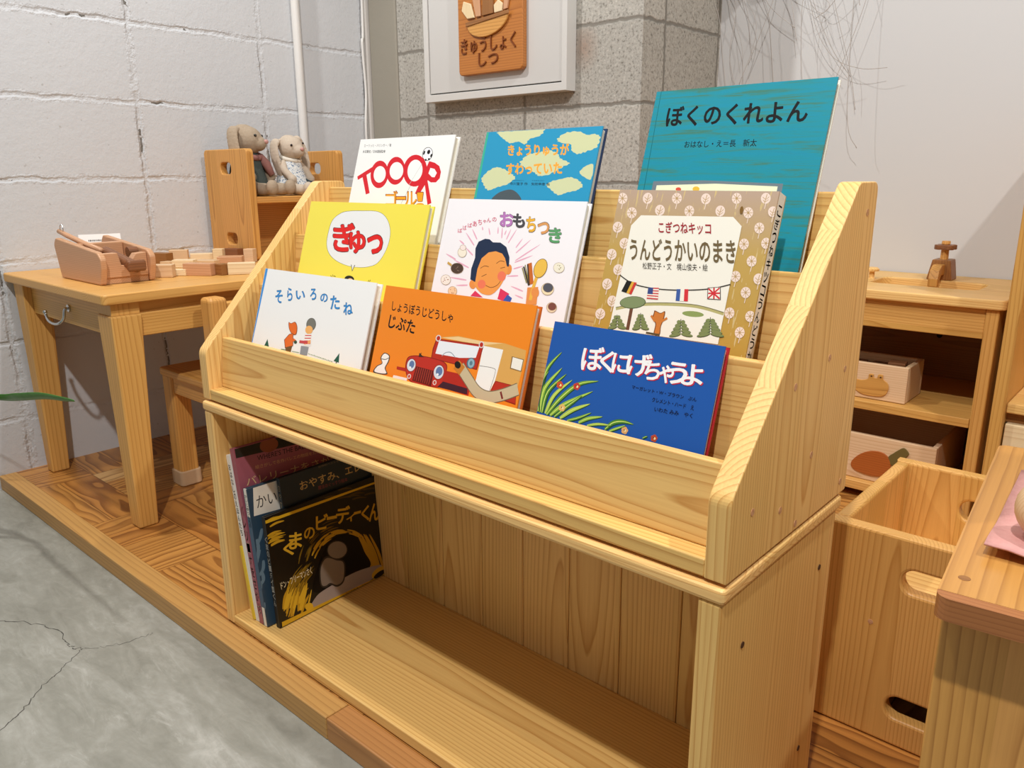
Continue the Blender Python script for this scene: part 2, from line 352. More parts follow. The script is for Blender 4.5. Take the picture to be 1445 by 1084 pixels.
ART={
 'sora':[
  ('P','#3d8fd6',[-0.4,198.2,7.4,197.6,2.3,71.9,-5.6,72]),
  ('T','#20344c','そ',[40.1,165.1,60.7,167,47.3,143.7],0.05),
  ('T','#2f88cc','そ',[41.2,164.6,60,166.4,48,144.3],0.035),
  ('T','#20344c','ら',[72,171.4,86.6,172.7,79,150.4],0.05),
  ('T','#2f88cc','ら',[73,171,85.9,172.1,79.7,151],0.035),
  ('T','#20344c','い',[97,169.1,121.4,171.4,101.5,155.3],0.05),
  ('T','#2f88cc','い',[98,168.7,120.7,170.8,102.2,155.9],0.035),
  ('T','#20344c','ろ',[133.6,175.8,149.6,177.2,139.3,158.1],0.05),
  ('T','#2f88cc','ろ',[134.6,175.4,149,176.7,139.9,158.7],0.035),
  ('T','#20344c','の',[161.8,170.6,180.4,172.3,165.9,157.6],0.05),
  ('T','#2f88cc','の',[162.7,170.2,179.8,171.8,166.5,158.1],0.035),
  ('T','#20344c','た',[187.5,170,210.1,172.2,194,149.3],0.05),
  ('T','#2f88cc','た',[188.4,169.6,209.5,171.6,194.6,149.8],0.035),
  ('T','#20344c','ね',[221.8,163,243.3,165.2,227.4,144.8],0.05),
  ('T','#2f88cc','ね',[222.7,162.6,242.8,164.6,228,145.3],0.035),
  ('P','#1f5a48',[44.5,84.5,38.4,72.1,52.6,72.4]),
  ('P','#1f5a48',[235.2,88.8,225.1,75.6,238,74.9]),
  ('S','#2c4030',1.93,[232.6,75.2,231.6,72.7]),
  ('S','#5f8a3c',1.05,[160.9,76.4,161.5,77.9]),
  ('S','#5f8a3c',1.05,[163.4,76.3,164.1,77.6]),
  ('S','#5f8a3c',1.05,[165.9,76.2,166.6,77.4]),
  ('S','#5f8a3c',1.05,[168.4,76,169.1,77.2]),
  ('S','#5f8a3c',1.05,[170.9,75.9,171.5,77.2]),
  ('S','#5f8a3c',1.05,[173.4,75.8,174.1,76.9]),
  ('S','#5f8a3c',1.01,[175.9,75.6,176.3,77.6]),
  ('S','#5f8a3c',1.05,[178.3,75.5,178.9,77.1]),
  ('S','#5f8a3c',1.05,[180.8,75.4,181.5,76.5]),
  ('S','#5f8a3c',1.05,[183.2,75.2,183.9,76.6]),
  ('S','#5f8a3c',1.05,[185.7,75.1,186.4,76.3]),
  ('S','#5f8a3c',1.05,[188.1,75,188.6,76.8]),
  ('S','#5f8a3c',1.01,[190.6,74.8,191.2,76.4]),
  ('S','#5f8a3c',1.01,[193,74.7,193.5,76.4]),
  ('S','#5f8a3c',1.05,[195.4,74.6,196,76]),
  ('S','#5f8a3c',1.01,[197.9,74.4,198.5,75.9]),
  ('S','#5f8a3c',1.01,[200.3,74.3,200.7,76.3]),
  ('S','#5f8a3c',1.01,[202.7,74.2,203.2,75.9]),
  ('S','#5f8a3c',1.01,[205.1,74,205.6,75.7]),
  ('S','#5f8a3c',1.01,[207.5,73.9,208.2,75]),
  ('S','#5f8a3c',1.01,[209.9,73.8,210.5,75]),
  ('S','#5f8a3c',0.97,[212.3,73.6,212.7,75.5]),
  ('S','#5f8a3c',1.01,[214.6,73.5,215.3,74.7]),
  ('S','#5f8a3c',1.01,[217,73.4,217.5,75.2]),
  ('S','#5f8a3c',0.97,[219.4,73.3,220,74.6]),
  ('S','#5f8a3c',1.01,[221.7,73.1,222.2,75]),
  ('S','#5f8a3c',1.13,[87.8,72.9,88.1,74.6]),
  ('S','#5f8a3c',1.13,[89.6,73,89.9,74.7]),
  ('S','#5f8a3c',1.13,[91.3,73.1,91.6,74.8]),
  ('S','#5f8a3c',1.13,[93.1,73.1,93.4,74.9]),
  ('S','#5f8a3c',1.13,[94.8,73.2,95.1,74.9]),
  ('S','#5f8a3c',1.13,[96.5,73.3,96.8,75]),
  ('S','#5f8a3c',1.13,[98.3,73.4,98.6,75.1]),
  ('S','#5f8a3c',1.13,[100,73.5,100.3,75.2]),
  ('S','#5f8a3c',1.13,[101.7,73.5,102,75.3]),
  ('S','#5f8a3c',1.09,[103.5,73.6,103.8,75.3]),
  ('S','#5f8a3c',1.09,[118.2,73.9,118.8,75.3]),
  ('S','#5f8a3c',1.13,[120.4,74,121.1,75.4]),
  ('S','#5f8a3c',1.09,[122.7,74,123.4,75.5]),
  ('S','#5f8a3c',1.09,[125,74.1,125.6,75.5]),
  ('S','#5f8a3c',1.09,[127.2,74.2,127.9,75.6]),
  ('S','#5f8a3c',1.09,[129.5,74.3,130.1,75.7]),
  ('S','#5f8a3c',1.09,[131.7,74.3,132.4,75.8]),
  ('S','#5f8a3c',1.09,[133.9,74.4,134.6,75.8]),
  ('S','#5f8a3c',1.09,[136.2,74.5,136.8,75.9]),
  ('C','#7a3a18',[94.3,118,101,117.2,111.5,120.6,119.5,113.6,120.4,102.1,109.9,100.7,98.9,107.7]),
  ('C','#e36a20',[95.7,117.4,101.2,116.5,110.9,119.7,118.4,113.4,119,102.7,110.2,101.6,100,107.8]),
  ('P','#7a3a18',[101.5,100,112.2,102.7,118,83.2,97.4,76.9,90.9,89.5]),
  ('P','#e36a20',[102.5,99.4,111.3,101.7,116.6,83.8,98.4,78.3,92.4,89.4]),
  ('P','#70502a',[97.6,78.1,115.7,83.2,114.5,72.7,101.1,72.8]),
  ('S','#e36a20',4.53,[114.7,93,122.6,90.8]),
  ('E','#2f4a34',[122.1,89.9,4.3,0.6,0.8,-2.6],10),
  ('E','#58564e',[153.7,121.8,12.3,0.5,0.8,-9.9],20),
  ('E','#76746a',[153.7,121.8,11.2,0.4,0.7,-9.2],20),
  ('E','#f0b268',[151.1,112.9,9.6,0.4,0.5,-6.4],20),
  ('P','#f2efe8',[142.6,104.9,159.8,108,162.9,89.7,144.4,87.2]),
  ('S','#d0504c',1.64,[143.7,103.1,159.6,105.2]),
  ('S','#d0504c',1.57,[144,98.9,160.1,101]),
  ('S','#d0504c',1.63,[144.2,94.7,160.6,96.9]),
  ('S','#d0504c',1.58,[144.5,90.4,161.1,92.7]),
  ('S','#efa868',5.26,[160.9,95.9,146.3,91.5]),
  ('S','#c8484c',4.35,[132.2,92.1,154,93.4]),
  ('P','#8f9296',[138.5,86.3,158.8,87.2,158.1,74.1,139.7,72.4]),
 ],
 'jibu':[
  ('T','#161214','しょうぼうじどうしゃ',[19.4,176.1,140.8,173,21.6,162.3],0.03),
  ('T','#161214','じぷた',[20.1,157.1,75.2,154.3,20.1,138.5],0.04),
  ('P','#d9a456',[125,138.6,157.5,144.5,202.6,143.3,235.9,145.8,271.8,142,272.7,131.7,269.8,95.9,232.2,96.4,234.5,135.4,200.9,137.3]),
  ('P','#ecc88e',[128.6,138.4,157.8,143.5,202.6,143.3,234,145.4,203.8,139]),
  ('P','#f0ede6',[202.9,138.1,236.4,137.8,233.2,99,227.3,83,201,82.3,203,113.2]),
  ('S','#6a625a',0.64,[203.1,112.9,226.6,113.4,230.8,108,227.3,83]),
  ('P','#8c1f16',[233.6,99.1,268.3,98.4,272,76.3,227.1,79.7]),
  ('P','#b8301f',[234.7,98.3,267.7,97.7,271.1,77.7,228.5,80.8]),
  ('P','#8c1f16',[119.2,136.1,204.1,139.3,200.3,107.1,116.3,109.1,116.1,122.6]),
  ('P','#b8301f',[120.9,135,202.8,138.4,198.9,108.1,117.7,110.1,117.9,122.4]),
  ('P','#e9ebee',[125.1,134,197.1,136.1,194.6,121.6,167.2,117.5,122.7,116.6]),
  ('S','#9aa2aa',1.17,[135.1,115.2,140.8,120.3,149.8,121.9,159.2,117.1]),
  ('C','#8c1f16',[70.3,99.6,76.8,106.8,99.9,110.2,129.4,109.9,146.6,106.1,148.8,94.8,145.1,77.5,130,73.2,87.8,72.8,72.9,85.2]),
  ('C','#bb3022',[72,99.2,77.8,105.9,100.1,109.2,129.7,108.9,145.4,105.3,147.5,94.6,143.5,78.1,129.7,74.2,88.5,74,74.4,85.4]),
  ('P','#b02a1e',[147,97.8,197.3,97.8,195.1,87.7,194.6,73.4,151,75.2,143.3,77.2]),
  ('P','#b02a1e',[54,89,72.7,89.5,73.6,84.7,54.7,84.9]),
  ('P','#5e1814',[91.6,95,126.1,94.2,126.4,73.9,89.2,75.1]),
  ('S','#a43a2c',1.45,[94.4,94.3,92.4,76.2]),
  ('S','#a43a2c',1.46,[98.4,94.2,96.7,76]),
  ('S','#a43a2c',1.45,[102.4,94.2,100.9,75.9]),
  ('S','#a43a2c',1.46,[106.4,94.1,105,75.7]),
  ('S','#a43a2c',1.45,[110.4,94.1,109.2,75.6]),
  ('S','#a43a2c',1.4,[114.4,94,113.3,75.4]),
  ('S','#a43a2c',1.46,[118.3,93.9,117.4,75.3]),
  ('S','#a43a2c',1.46,[122.2,93.9,121.5,75.1]),
  ('P','#3f1f2c',[146.3,83.5,190.8,82.1,192,74.6,137.9,74.9]),
  ('E','#8f3024',[81.7,94.9,9.5,0.3,0.3,-9.2],20),
  ('E','#d5dde4',[81.7,94.9,8.2,0.3,0.2,-8.2],20),
  ('E','#5f78a4',[82.4,96,5,0.2,0.2,-5.1],20),
  ('E','#eef2f4',[80.6,91.6,2.2,0.3,0.5,-1.5],8),
  ('E','#8f3024',[135.3,94,10.2,0.3,0.2,-9.9],20),
  ('E','#d5dde4',[135.3,94,9,0.3,0.2,-8.9],20),
  ('E','#5f78a4',[135.9,95.1,6.1,0.2,0.2,-6],20),
  ('E','#eef2f4',[134.2,90.8,2.1,0.3,0.4,-1.5],8),
  ('E','#e2d6cc',[81.8,79.6,3.7,0.2,0,-3.4],12),
  ('E','#c04a3c',[81.8,79.6,2.2,0.1,0,-2.2],12),
  ('E','#e2d6cc',[131.6,79.6,3.5,0.1,0.1,-3.4],12),
  ('E','#c04a3c',[131.6,79.6,2.1,0,0.1,-2.2],12),
  ('E','#4e6a78',[188.1,113.8,7.1,0.2,0.2,-7],20),
  ('E','#8fb0bc',[188.5,113.9,5.6,0.1,0.2,-5.8],20),
  ('E','#5a7a88',[188.5,113.9,2.6,0,0.1,-2.9],10),
  ('E','#ded8d2',[122.8,136.9,5,0.1,0.1,-4.4],14),
  ('E','#b8301f',[122.8,136.9,3.3,0.1,0.1,-3.1],14),
  ('E','#ded8d2',[199.8,138.9,4.5,0.1,0.2,-4.2],14),
  ('E','#b8301f',[199.8,138.9,3,0,0.1,-3],14),
  ('S','#7c6c50',15.65,[171.3,106.6,189.7,93,207.3,81,226.6,77.6,248,84,271.1,95.4]),
  ('S','#c6b692',13.42,[171.3,106.6,189.7,93,207.3,81,226.6,77.6,248,84,271.1,95.4]),
  ('S','#c47a2c',13.77,[163.8,108.8,176.1,101.7]),
  ('E','#1c1814',[166.3,108.3,4.6,2.1,3.4,-4.1],12),
  ('S','#7a2a28',2.86,[245.4,87.7,250.4,79.7]),
  ('P','#8a6a3c',[251.9,132,271.2,131.1,270.9,116.1,252.7,117.2]),
  ('P','#efe9dc',[253.7,131.2,270.1,130.2,269.7,117.1,254,118.3]),
  ('C','#4a443c',[17.5,95.2,23.4,103.3,35.4,101.1,36,92.6,32,83.1,37.2,75,8.7,73.1,12.3,82.7,22.2,88.7]),
  ('C','#f4efe6',[19.3,95.5,24.2,102.2,33.8,100.3,34.1,92.7,30.1,83.1,34.7,76,11,74.7,14.3,82.5,23.7,88.2]),
  ('S','#4a443c',1.05,[20,94.2,28.6,94.7,34.5,97.8]),
  ('P','#efe9df',[50.8,76.3,79,76.6,78.8,73,50,72.6]),
  ('S','#2a2420',1.22,[96.3,113.8,94.1,108.4]),
  ('P','#3a2a20',[92.7,113.3,102.8,108.8,93,107.9]),
 ],
 'blue':[
  ('B','#20442c',7.05,[1.1,73.2,-0.1,96.5,3.2,124,19.2,145.9]),
  ('B','#6c9a34',5.3,[0.4,73.6,-0.8,96.9,2.5,124.4,18.5,146.3]),
  ('B','#cfe070',1.33,[0.4,73.6,-0.8,96.9,2.5,124.4,18.5,146.3]),
  ('B','#20442c',6.73,[5.4,73.2,4.8,100.8,24.1,128.1]),
  ('B','#8fb840',5.3,[4.7,73.5,4.1,101.1,23.3,128.5]),
  ('B','#cfe070',1.33,[4.7,73.5,4.1,101.1,23.3,128.5]),
  ('B','#20442c',7.05,[8,72.9,10.7,98.5,31.6,122.2]),
  ('B','#4c8434',5.3,[7.3,73.2,9.9,98.8,30.9,122.6]),
  ('B','#cfe070',1.33,[7.3,73.2,9.9,98.8,30.9,122.6]),
  ('B','#20442c',5.91,[12.9,73,20.7,96.1,41.4,117]),
  ('B','#b0c850',4.49,[12.2,73.3,20,96.5,40.7,117.4]),
  ('B','#cfe070',1.12,[12.2,73.3,20,96.5,40.7,117.4]),
  ('B','#20442c',6.67,[15.2,72.3,29.6,93.6,50.8,113.7,76.1,121.5]),
  ('B','#6c9a34',5.3,[14.5,72.6,28.9,93.9,50.1,114.1,75.5,121.9]),
  ('B','#cfe070',1.33,[14.5,72.6,28.9,93.9,50.1,114.1,75.5,121.9]),
  ('B','#20442c',6.32,[20.4,72.3,37,88.4,71.4,109.2]),
  ('B','#8fb840',4.9,[19.7,72.6,36.3,88.7,70.8,109.6]),
  ('B','#cfe070',1.22,[19.7,72.6,36.3,88.7,70.8,109.6]),
  ('B','#20442c',5.63,[26.8,71.9,41.5,86.7,58.6,102.1]),
  ('B','#4c8434',4.49,[26,72.2,40.8,87.1,57.9,102.5]),
  ('B','#cfe070',1.12,[26,72.2,40.8,87.1,57.9,102.5]),
  ('B','#20442c',6.02,[35,71.9,50.1,84.3,71.4,95.2]),
  ('B','#b0c850',4.66,[34.3,72.2,49.4,84.7,70.7,95.5]),
  ('B','#cfe070',1.16,[34.3,72.2,49.4,84.7,70.7,95.5]),
  ('B','#20442c',4.69,[3.2,73.6,-1.1,86.3,0.3,110.1,6,121.1]),
  ('B','#6c9a34',3.39,[2.4,74,-1.9,86.6,-0.4,110.5,5.3,121.5]),
  ('B','#cfe070',0.85,[2.4,74,-1.9,86.6,-0.4,110.5,5.3,121.5]),
  ('B','#20442c',4.98,[61.1,71.9,73,79.1,90.7,84.6]),
  ('B','#8fb840',3.88,[60.4,72.3,72.3,79.5,90.1,84.9]),
  ('B','#cfe070',0.97,[60.4,72.3,72.3,79.5,90.1,84.9]),
  ('B','#20442c',6.08,[96.6,71.6,104.7,80.5,116.5,84.5,130.2,84.2]),
  ('B','#4c8434',4.74,[96,72,104.1,80.8,115.9,84.8,129.6,84.5]),
  ('B','#cfe070',1.19,[96,72,104.1,80.8,115.9,84.8,129.6,84.5]),
  ('B','#20442c',3.87,[73,71.1,87.2,75.7,103.6,77.5]),
  ('B','#b0c850',2.72,[72.3,71.5,86.5,76,103,77.8]),
  ('B','#cfe070',0.68,[72.3,71.5,86.5,76,103,77.8]),
  ('B','#20442c',4.47,[45.3,71.2,59.8,77.3,75.2,86]),
  ('B','#6c9a34',3.11,[44.6,71.5,59.1,77.7,74.5,86.3]),
  ('B','#cfe070',0.78,[44.6,71.5,59.1,77.7,74.5,86.3]),
  ('B','#20442c',3.67,[102.4,70.9,111.3,75.9,120.9,81]),
  ('B','#8fb840',2.55,[101.7,71.3,110.7,76.3,120.3,81.4]),
  ('B','#cfe070',0.64,[101.7,71.3,110.7,76.3,120.3,81.4]),
  ('B','#20442c',2.93,[144.2,72.2,147.2,74.3,149.6,75.2]),
  ('B','#4c8434',1.75,[143.6,72.5,146.6,74.7,149,75.5]),
  ('B','#cfe070',0.44,[143.6,72.5,146.6,74.7,149,75.5]),
  ('E','#c8502c',[27.9,109.4,2.1,0.4,0.5,-2],10),
  ('E','#c8502c',[26.6,106.7,1.1,-1.5,-2.3,-1.1],10),
  ('E','#c8502c',[23.3,107.1,-1.6,-1.4,-2,1.4],10),
  ('E','#c8502c',[22.5,110.1,-2,0.7,1.1,1.9],10),
  ('E','#c8502c',[25.4,111.5,0.2,1.8,2.6,-0.2],10),
  ('E','#f0d8a0',[26,108.8,1.6,0.2,0.3,-1.5],8),
  ('E','#501c18',[24.4,109.3,0.8,0.2,0.2,-0.8],6),
  ('E','#c04030',[51.1,111.8,2.1,0.3,0.5,-2],10),
  ('E','#c04030',[49.8,109.1,1.1,-1.5,-2.2,-1],10),
  ('E','#c04030',[46.6,109.5,-1.4,-1.3,-1.9,1.4],10),
  ('E','#c04030',[45.9,112.4,-2,0.7,1.1,1.9],10),
  ('E','#c04030',[48.7,113.8,0.2,1.8,2.5,-0.2],10),
  ('E','#f0d8a0',[49.3,111.1,1.5,0.3,0.3,-1.4],8),
  ('E','#501c18',[47.7,111.7,0.8,0.1,0.2,-0.8],6),
  ('E','#e3b868',[37.1,84.8,2.1,0.4,0.5,-2.1],10),
  ('E','#e3b868',[35.8,82,1.1,-1.5,-2.3,-1.1],10),
  ('E','#e3b868',[32.5,82.4,-1.5,-1.4,-1.9,1.3],10),
  ('E','#e3b868',[31.8,85.3,-2,0.7,1.1,1.9],10),
  ('E','#e3b868',[34.6,86.8,0.3,1.8,2.6,-0.2],10),
  ('E','#f0d8a0',[35.2,84.1,1.6,0.3,0.4,-1.4],8),
  ('E','#501c18',[33.7,84.6,0.7,0.2,0.2,-0.8],6),
  ('E','#e3a868',[123.1,76.5,1.9,0.4,0.4,-1.9],10),
  ('E','#e3a868',[122,74,0.9,-1.5,-2,-1.1],10),
  ('E','#e3a868',[119.1,74.2,-1.3,-1.2,-1.7,1.3],10),
  ('E','#e3a868',[118.4,77,-1.7,0.7,1,1.8],10),
  ('E','#e3a868',[120.9,78.4,0.2,1.7,2.3,-0.1],10),
  ('E','#f0d8a0',[121.4,75.9,1.4,0.3,0.4,-1.3],8),
  ('E','#501c18',[120.1,76.4,0.7,0.1,0.1,-0.8],6),
  ('E','#b8482c',[159.3,75.9,1.8,0.4,0.4,-1.8],10),
  ('E','#b8482c',[158.2,73.4,0.9,-1.4,-1.8,-1],10),
  ('E','#b8482c',[155.5,73.7,-1.2,-1.3,-1.6,1.2],10),
  ('E','#b8482c',[154.9,76.4,-1.7,0.6,0.9,1.7],10),
  ('E','#b8482c',[157.2,77.7,0.2,1.7,2.2,-0.1],10),
  ('E','#f0d8a0',[157.7,75.3,1.3,0.3,0.3,-1.3],8),
  ('E','#501c18',[156.4,75.7,0.7,0.2,0.2,-0.7],6),
  ('T','#c83048','ぼ',[47.6,156,77,158.8,50.5,129.5],0.05),
  ('T','#c83048','く',[73,154.8,91.1,156.1,75.3,131.4],0.05),
  ('T','#c83048','に',[88.9,154.5,110,156.4,90.7,132.8],0.05),
  ('T','#c83048','げ',[107.1,156.6,137.7,159.8,109.4,132.7],0.05),
  ('T','#c83048','ち',[128.6,152.7,149.1,154.6,130.2,132.2],0.05),
  ('T','#c83048','ゃ',[149,150.6,165.4,152,150.3,131.9],0.05),
  ('T','#c83048','う',[156.1,155,180.1,157.5,158.3,132.4],0.05),
  ('T','#c83048','よ',[173.2,155.3,197.5,157.9,175.1,133.8],0.05),
  ('T','#f2f0ee','ぼ',[46,156.9,75.5,159.7,48.9,130.4],0.04),
  ('T','#f2f0ee','く',[71.5,155.7,89.6,157,73.7,132.3],0.04),
  ('T','#f2f0ee','に',[87.4,155.4,108.5,157.2,89.2,133.7],0.04),
  ('T','#f2f0ee','げ',[105.6,157.4,136.3,160.7,108,133.6],0.04),
  ('T','#f2f0ee','ち',[127.2,153.5,147.7,155.4,128.8,133],0.04),
  ('T','#f2f0ee','ゃ',[147.6,151.5,164.1,152.8,148.9,132.7],0.04),
  ('T','#f2f0ee','う',[154.7,155.9,178.8,158.4,156.9,133.2],0.04),
  ('T','#f2f0ee','よ',[171.9,156.1,196.2,158.7,173.8,134.6],0.04),
  ('T','#141c3c','マーガレット・W・ブラウン\u3000ぶん',[118.9,125.2,195.3,125.3,118.9,120.9],0.02),
  ('T','#141c3c','クレメント・ハード\u3000え',[145.7,116.8,194.2,116.9,146,112],0.02),
  ('T','#141c3c','いわた みみ\u3000やく',[150.6,107.5,194.4,108.8,150.7,102.7],0.02),
 ],
 'gyu':[
  ('C','#2c2a20',[139.5,212,181.2,211.6,205.8,201,219.6,180.8,218.8,156.6,204.5,133.2,182.5,124.8,155.4,122.2,126.3,123.5,97.7,129.5,77.1,139.3,65.9,153.6,63.7,172.1,69,194.3,88.6,207,111.1,210.9]),
  ('C','#e8e8e6',[139.6,211.5,180.9,211.2,205.3,200.7,219,180.7,218.2,156.7,204,133.5,182.2,125.3,155.3,122.6,126.4,123.9,98.2,129.9,77.7,139.6,66.6,153.7,64.5,172.1,69.7,194.1,89.2,206.6,111.4,210.4]),
  ('P','#2c2a20',[139.4,125.5,150.2,125.6,145.6,114.6]),
  ('P','#e8e8e6',[140.8,126.5,148.6,126.2,145.3,116.7]),
  ('T','#4a1010','ぎ',[70.5,190.6,130.3,192.7,85.5,142.6],0.075),
  ('T','#dc1f1c','ぎ',[72.4,189.5,129.2,191.6,86.7,143.8],0.06),
  ('T','#4a1010','ゅ',[117.1,179.5,160.7,181.3,128.6,142.3],0.075),
  ('T','#dc1f1c','ゅ',[118.9,178.5,159.6,180.2,129.6,143.5],0.06),
  ('T','#4a1010','っ',[164.4,175.5,203.7,177.3,173.8,144.1],0.075),
  ('T','#dc1f1c','っ',[166,174.5,202.7,176.2,174.8,145.2],0.06),
  ('E','#1c1a18',[142.3,102.2,12.4,0,0.5,-5.9],20),
  ('E','#f0c79c',[145.3,100,7.8,0,0.3,-3.9],20),
  ('S','#54501c',1.16,[92.6,104.9,95.6,102]),
  ('S','#54501c',1.2,[97.5,106.2,99.5,102.7]),
  ('S','#54501c',1.08,[190.9,105.2,189.7,102.2]),
  ('S','#54501c',1.08,[194.3,105.7,193.1,102.4]),
  ('S','#54501c',1.16,[100.8,104.3,106.4,103.6]),
 ],
 'omo':[
  ('B','#e3a9bd',2.21,[66.2,170.5,56,179,45.7,187.6]),
  ('B','#e3a9bd',2.2,[69.5,178.9,63.1,185.9,56.7,193]),
  ('B','#e3a9bd',2.2,[67.6,156.8,59.6,161.6,51.4,166.5]),
  ('B','#e3a9bd',2.31,[46.7,171.1,41.4,173.7,36,176.4]),
  ('B','#e3a9bd',2.21,[64.4,139.4,48.3,144,32,148.7]),
  ('B','#e3a9bd',2.1,[91.7,186.4,89.4,191.1,87,195.8]),
  ('B','#e3a9bd',2.2,[77,192.2,75.8,194.6,74.6,197]),
  ('B','#e3a9bd',2.1,[105.7,188.6,104.7,193.4,103.7,198.1]),
  ('B','#e3a9bd',2.1,[114.1,182.7,112.7,190.5,111.4,198.4]),
  ('B','#e3a9bd',2.1,[118,187.6,118.8,190.8,119.5,194]),
  ('B','#e3a9bd',2.0,[122.8,181.5,125.1,188.7,127.4,195.9]),
  ('B','#e3a9bd',2.0,[127.1,177,132.3,186.7,137.5,196.3]),
  ('B','#e3a9bd',2.0,[141.9,171.6,146.3,178,150.7,184.5]),
  ('B','#e3a9bd',2.0,[143.7,164.7,154.4,174.2,164.9,183.6]),
  ('B','#e3a9bd',2.0,[145.3,154.7,163.8,166.7,182,178.4]),
  ('B','#e3a9bd',2.0,[144.9,152.3,159.1,157.9,173.1,163.4]),
  ('B','#e3a9bd',2.0,[145,143.8,153,146.3,160.9,148.8]),
  ('B','#e3a9bd',2.01,[155.3,135.5,145.4,134.4,135.4,133.3]),
  ('B','#e3a9bd',2.21,[64.6,122.2,47.2,122.9,29.5,123.5]),
  ('B','#e3a9bd',2.2,[68.6,115.6,57.6,114.4,46.4,113.3]),
  ('B','#e3a9bd',2.01,[168.3,116.3,157.1,118.8,145.8,121.2]),
  ('B','#e3a9bd',2.31,[36.5,149,25.6,152.5,14.6,156]),
  ('B','#e3a9bd',2.01,[170.6,107.3,163.2,108.9,155.7,110.5]),
  ('T','#cf4a68','ば',[28.8,192.5,37.1,192.8,30.5,186.4],0.02),
  ('T','#cf4a68','ば',[37.3,197.2,44.6,197.4,39.1,190.6],0.02),
  ('T','#cf4a68','ば',[46,200.8,54.1,201.1,47.7,194.3],0.02),
  ('T','#cf4a68','あ',[54.7,203.7,62.7,204,56.7,196.3],0.02),
  ('T','#cf4a68','ち',[64.1,206.3,71.4,206.6,66.1,198.9],0.02),
  ('T','#cf4a68','ゃ',[73.7,206.3,79.4,206.5,75,201.5],0.02),
  ('T','#cf4a68','ん',[80,209.1,87.8,209.4,81.6,203],0.02),
  ('T','#cf4a68','の',[89.7,210.1,97.4,210.3,91.3,204.3],0.02),
  ('T','#5a5050','お',[101.2,218.1,126.8,218.7,106.6,197.6],0.075),
  ('T','#b678b6','お',[102.2,217.5,126.1,218.1,107.2,198.2],0.065),
  ('T','#5a5050','も',[124.9,216.5,146.2,217.1,129.9,197.2],0.075),
  ('T','#4c4a4e','も',[125.9,215.9,145.5,216.5,130.5,197.9],0.065),
  ('T','#5a5050','ち',[149,213.3,165.5,213.8,154.3,192.3],0.075),
  ('T','#e6ae3c','ち',[149.9,212.7,164.9,213.2,155,193],0.065),
  ('T','#5a5050','つ',[169.7,206.8,189.6,207.5,173.8,190.5],0.075),
  ('T','#d99a5c','つ',[170.6,206.2,189,206.8,174.4,191.1],0.065),
  ('T','#5a5050','き',[189.5,200.2,210.6,201.1,194.6,180.3],0.075),
  ('T','#5b9c66','き',[190.4,199.7,210.1,200.4,195.2,180.9],0.065),
  ('E','#e39048',[78.2,117.7,6.5,0.6,1.7,-6.3],20),
  ('E','#e39048',[137.2,142.4,5.3,-0.3,0.1,-6.8],20),
  ('C','#e99a4c',[79.5,121.1,78.5,138.8,84.9,154.6,95.6,163.3,109.8,166.6,123.5,162.7,132.9,150.7,135.7,138.4,131.2,125.4,124.6,114.6,114,106.5,97.7,106.9,84.7,114.2]),
  ('P','#22304a',[71.8,124,69.7,138.2,72.9,153.9,70.1,166.7,73.6,176.1,84.5,180.6,92.9,180.3,99.9,176.5,113.5,176.9,125.4,171.6,134.2,158.6,136.6,146.3,133.3,146,127.2,156.6,120.4,162.5,108.1,164.9,95.9,162.6,85.1,153.8,81.3,139,81.8,120.9]),
  ('E','#e87858',[127.2,132.7,7.5,-0.4,0.2,-6.5],20),
  ('E','#e87858',[94.4,119.1,7.4,-0.3,0.1,-6],20),
  ('S','#7a4a24',0.88,[102.2,118.2,112.5,116.2,122.1,119.9,126.9,125.9]),
  ('S','#7a4a24',0.88,[86.5,140.2,93.2,143.9,101,143.4]),
  ('S','#7a4a24',0.84,[113.5,148.6,119.9,152.6,127.4,151.9]),
  ('S','#7a4a24',0.88,[91.6,129.3,99.8,133.2]),
  ('S','#7a4a24',0.84,[122.4,142.9,130.2,145]),
  ('P','#d8385c',[78.1,101.4,84.9,109.4,101.2,101.8]),
  ('P','#d8385c',[127.8,102.3,129.3,116.6,146.4,110.9,140.3,100.4]),
  ('P','#3c5aa8',[137.7,100.6,143.6,109.7,152.4,105.8,150.7,99.9]),
  ('S','#e0904c',17.58,[183.4,123,186.2,100.5]),
  ('S','#3a3028',2.4,[161.7,148.1,176.1,124.7]),
  ('S','#8a8240',1.71,[159.6,146.4,171.8,127.4]),
  ('S','#8a8240',1.4,[163.5,150.5,174.9,129.2]),
  ('S','#c4682c',7.61,[170,153,179.9,126.5]),
  ('S','#4a3a2c',2.4,[167.6,151.6,176.9,124.8]),
  ('S','#e3b448',4.97,[186.5,137.7,184,120.8,183.4,106.3]),
  ('E','#7a5a20',[189.7,147.8,10.4,-2.3,-3.1,-12.3],20),
  ('E','#e6bb50',[189.7,147.8,9.5,-2.1,-2.9,-11.6],20),
  ('E','#e0904c',[188.9,116.7,6.4,0.6,1.7,-6.6],20),
  ('E','#a58c6c',[46.4,159.6,8.8,0.5,1.9,-7],16),
  ('E','#efe6d2',[46.4,159.6,8.1,0.5,1.8,-6.5],16),
  ('E','#a58c6c',[46.2,166.2,6.1,0.3,1.1,-4.1],16),
  ('E','#efe0d8',[46.2,166.2,5.4,0.3,1,-3.6],16),
  ('E','#a58c6c',[42.6,137,12.5,0.9,2.1,-7.6],16),
  ('E','#4e3c30',[42.6,137,11.8,0.8,2,-7.2],16),
  ('E','#a58c6c',[24.9,119.4,10,0.9,2.1,-7.3],16),
  ('E','#efe6da',[24.9,119.4,9.3,0.8,1.9,-6.8],16),
  ('E','#a58c6c',[42.3,104.9,8.9,0.9,1.9,-6.6],16),
  ('E','#eec9a0',[42.3,104.9,8.2,0.8,1.7,-6.1],16),
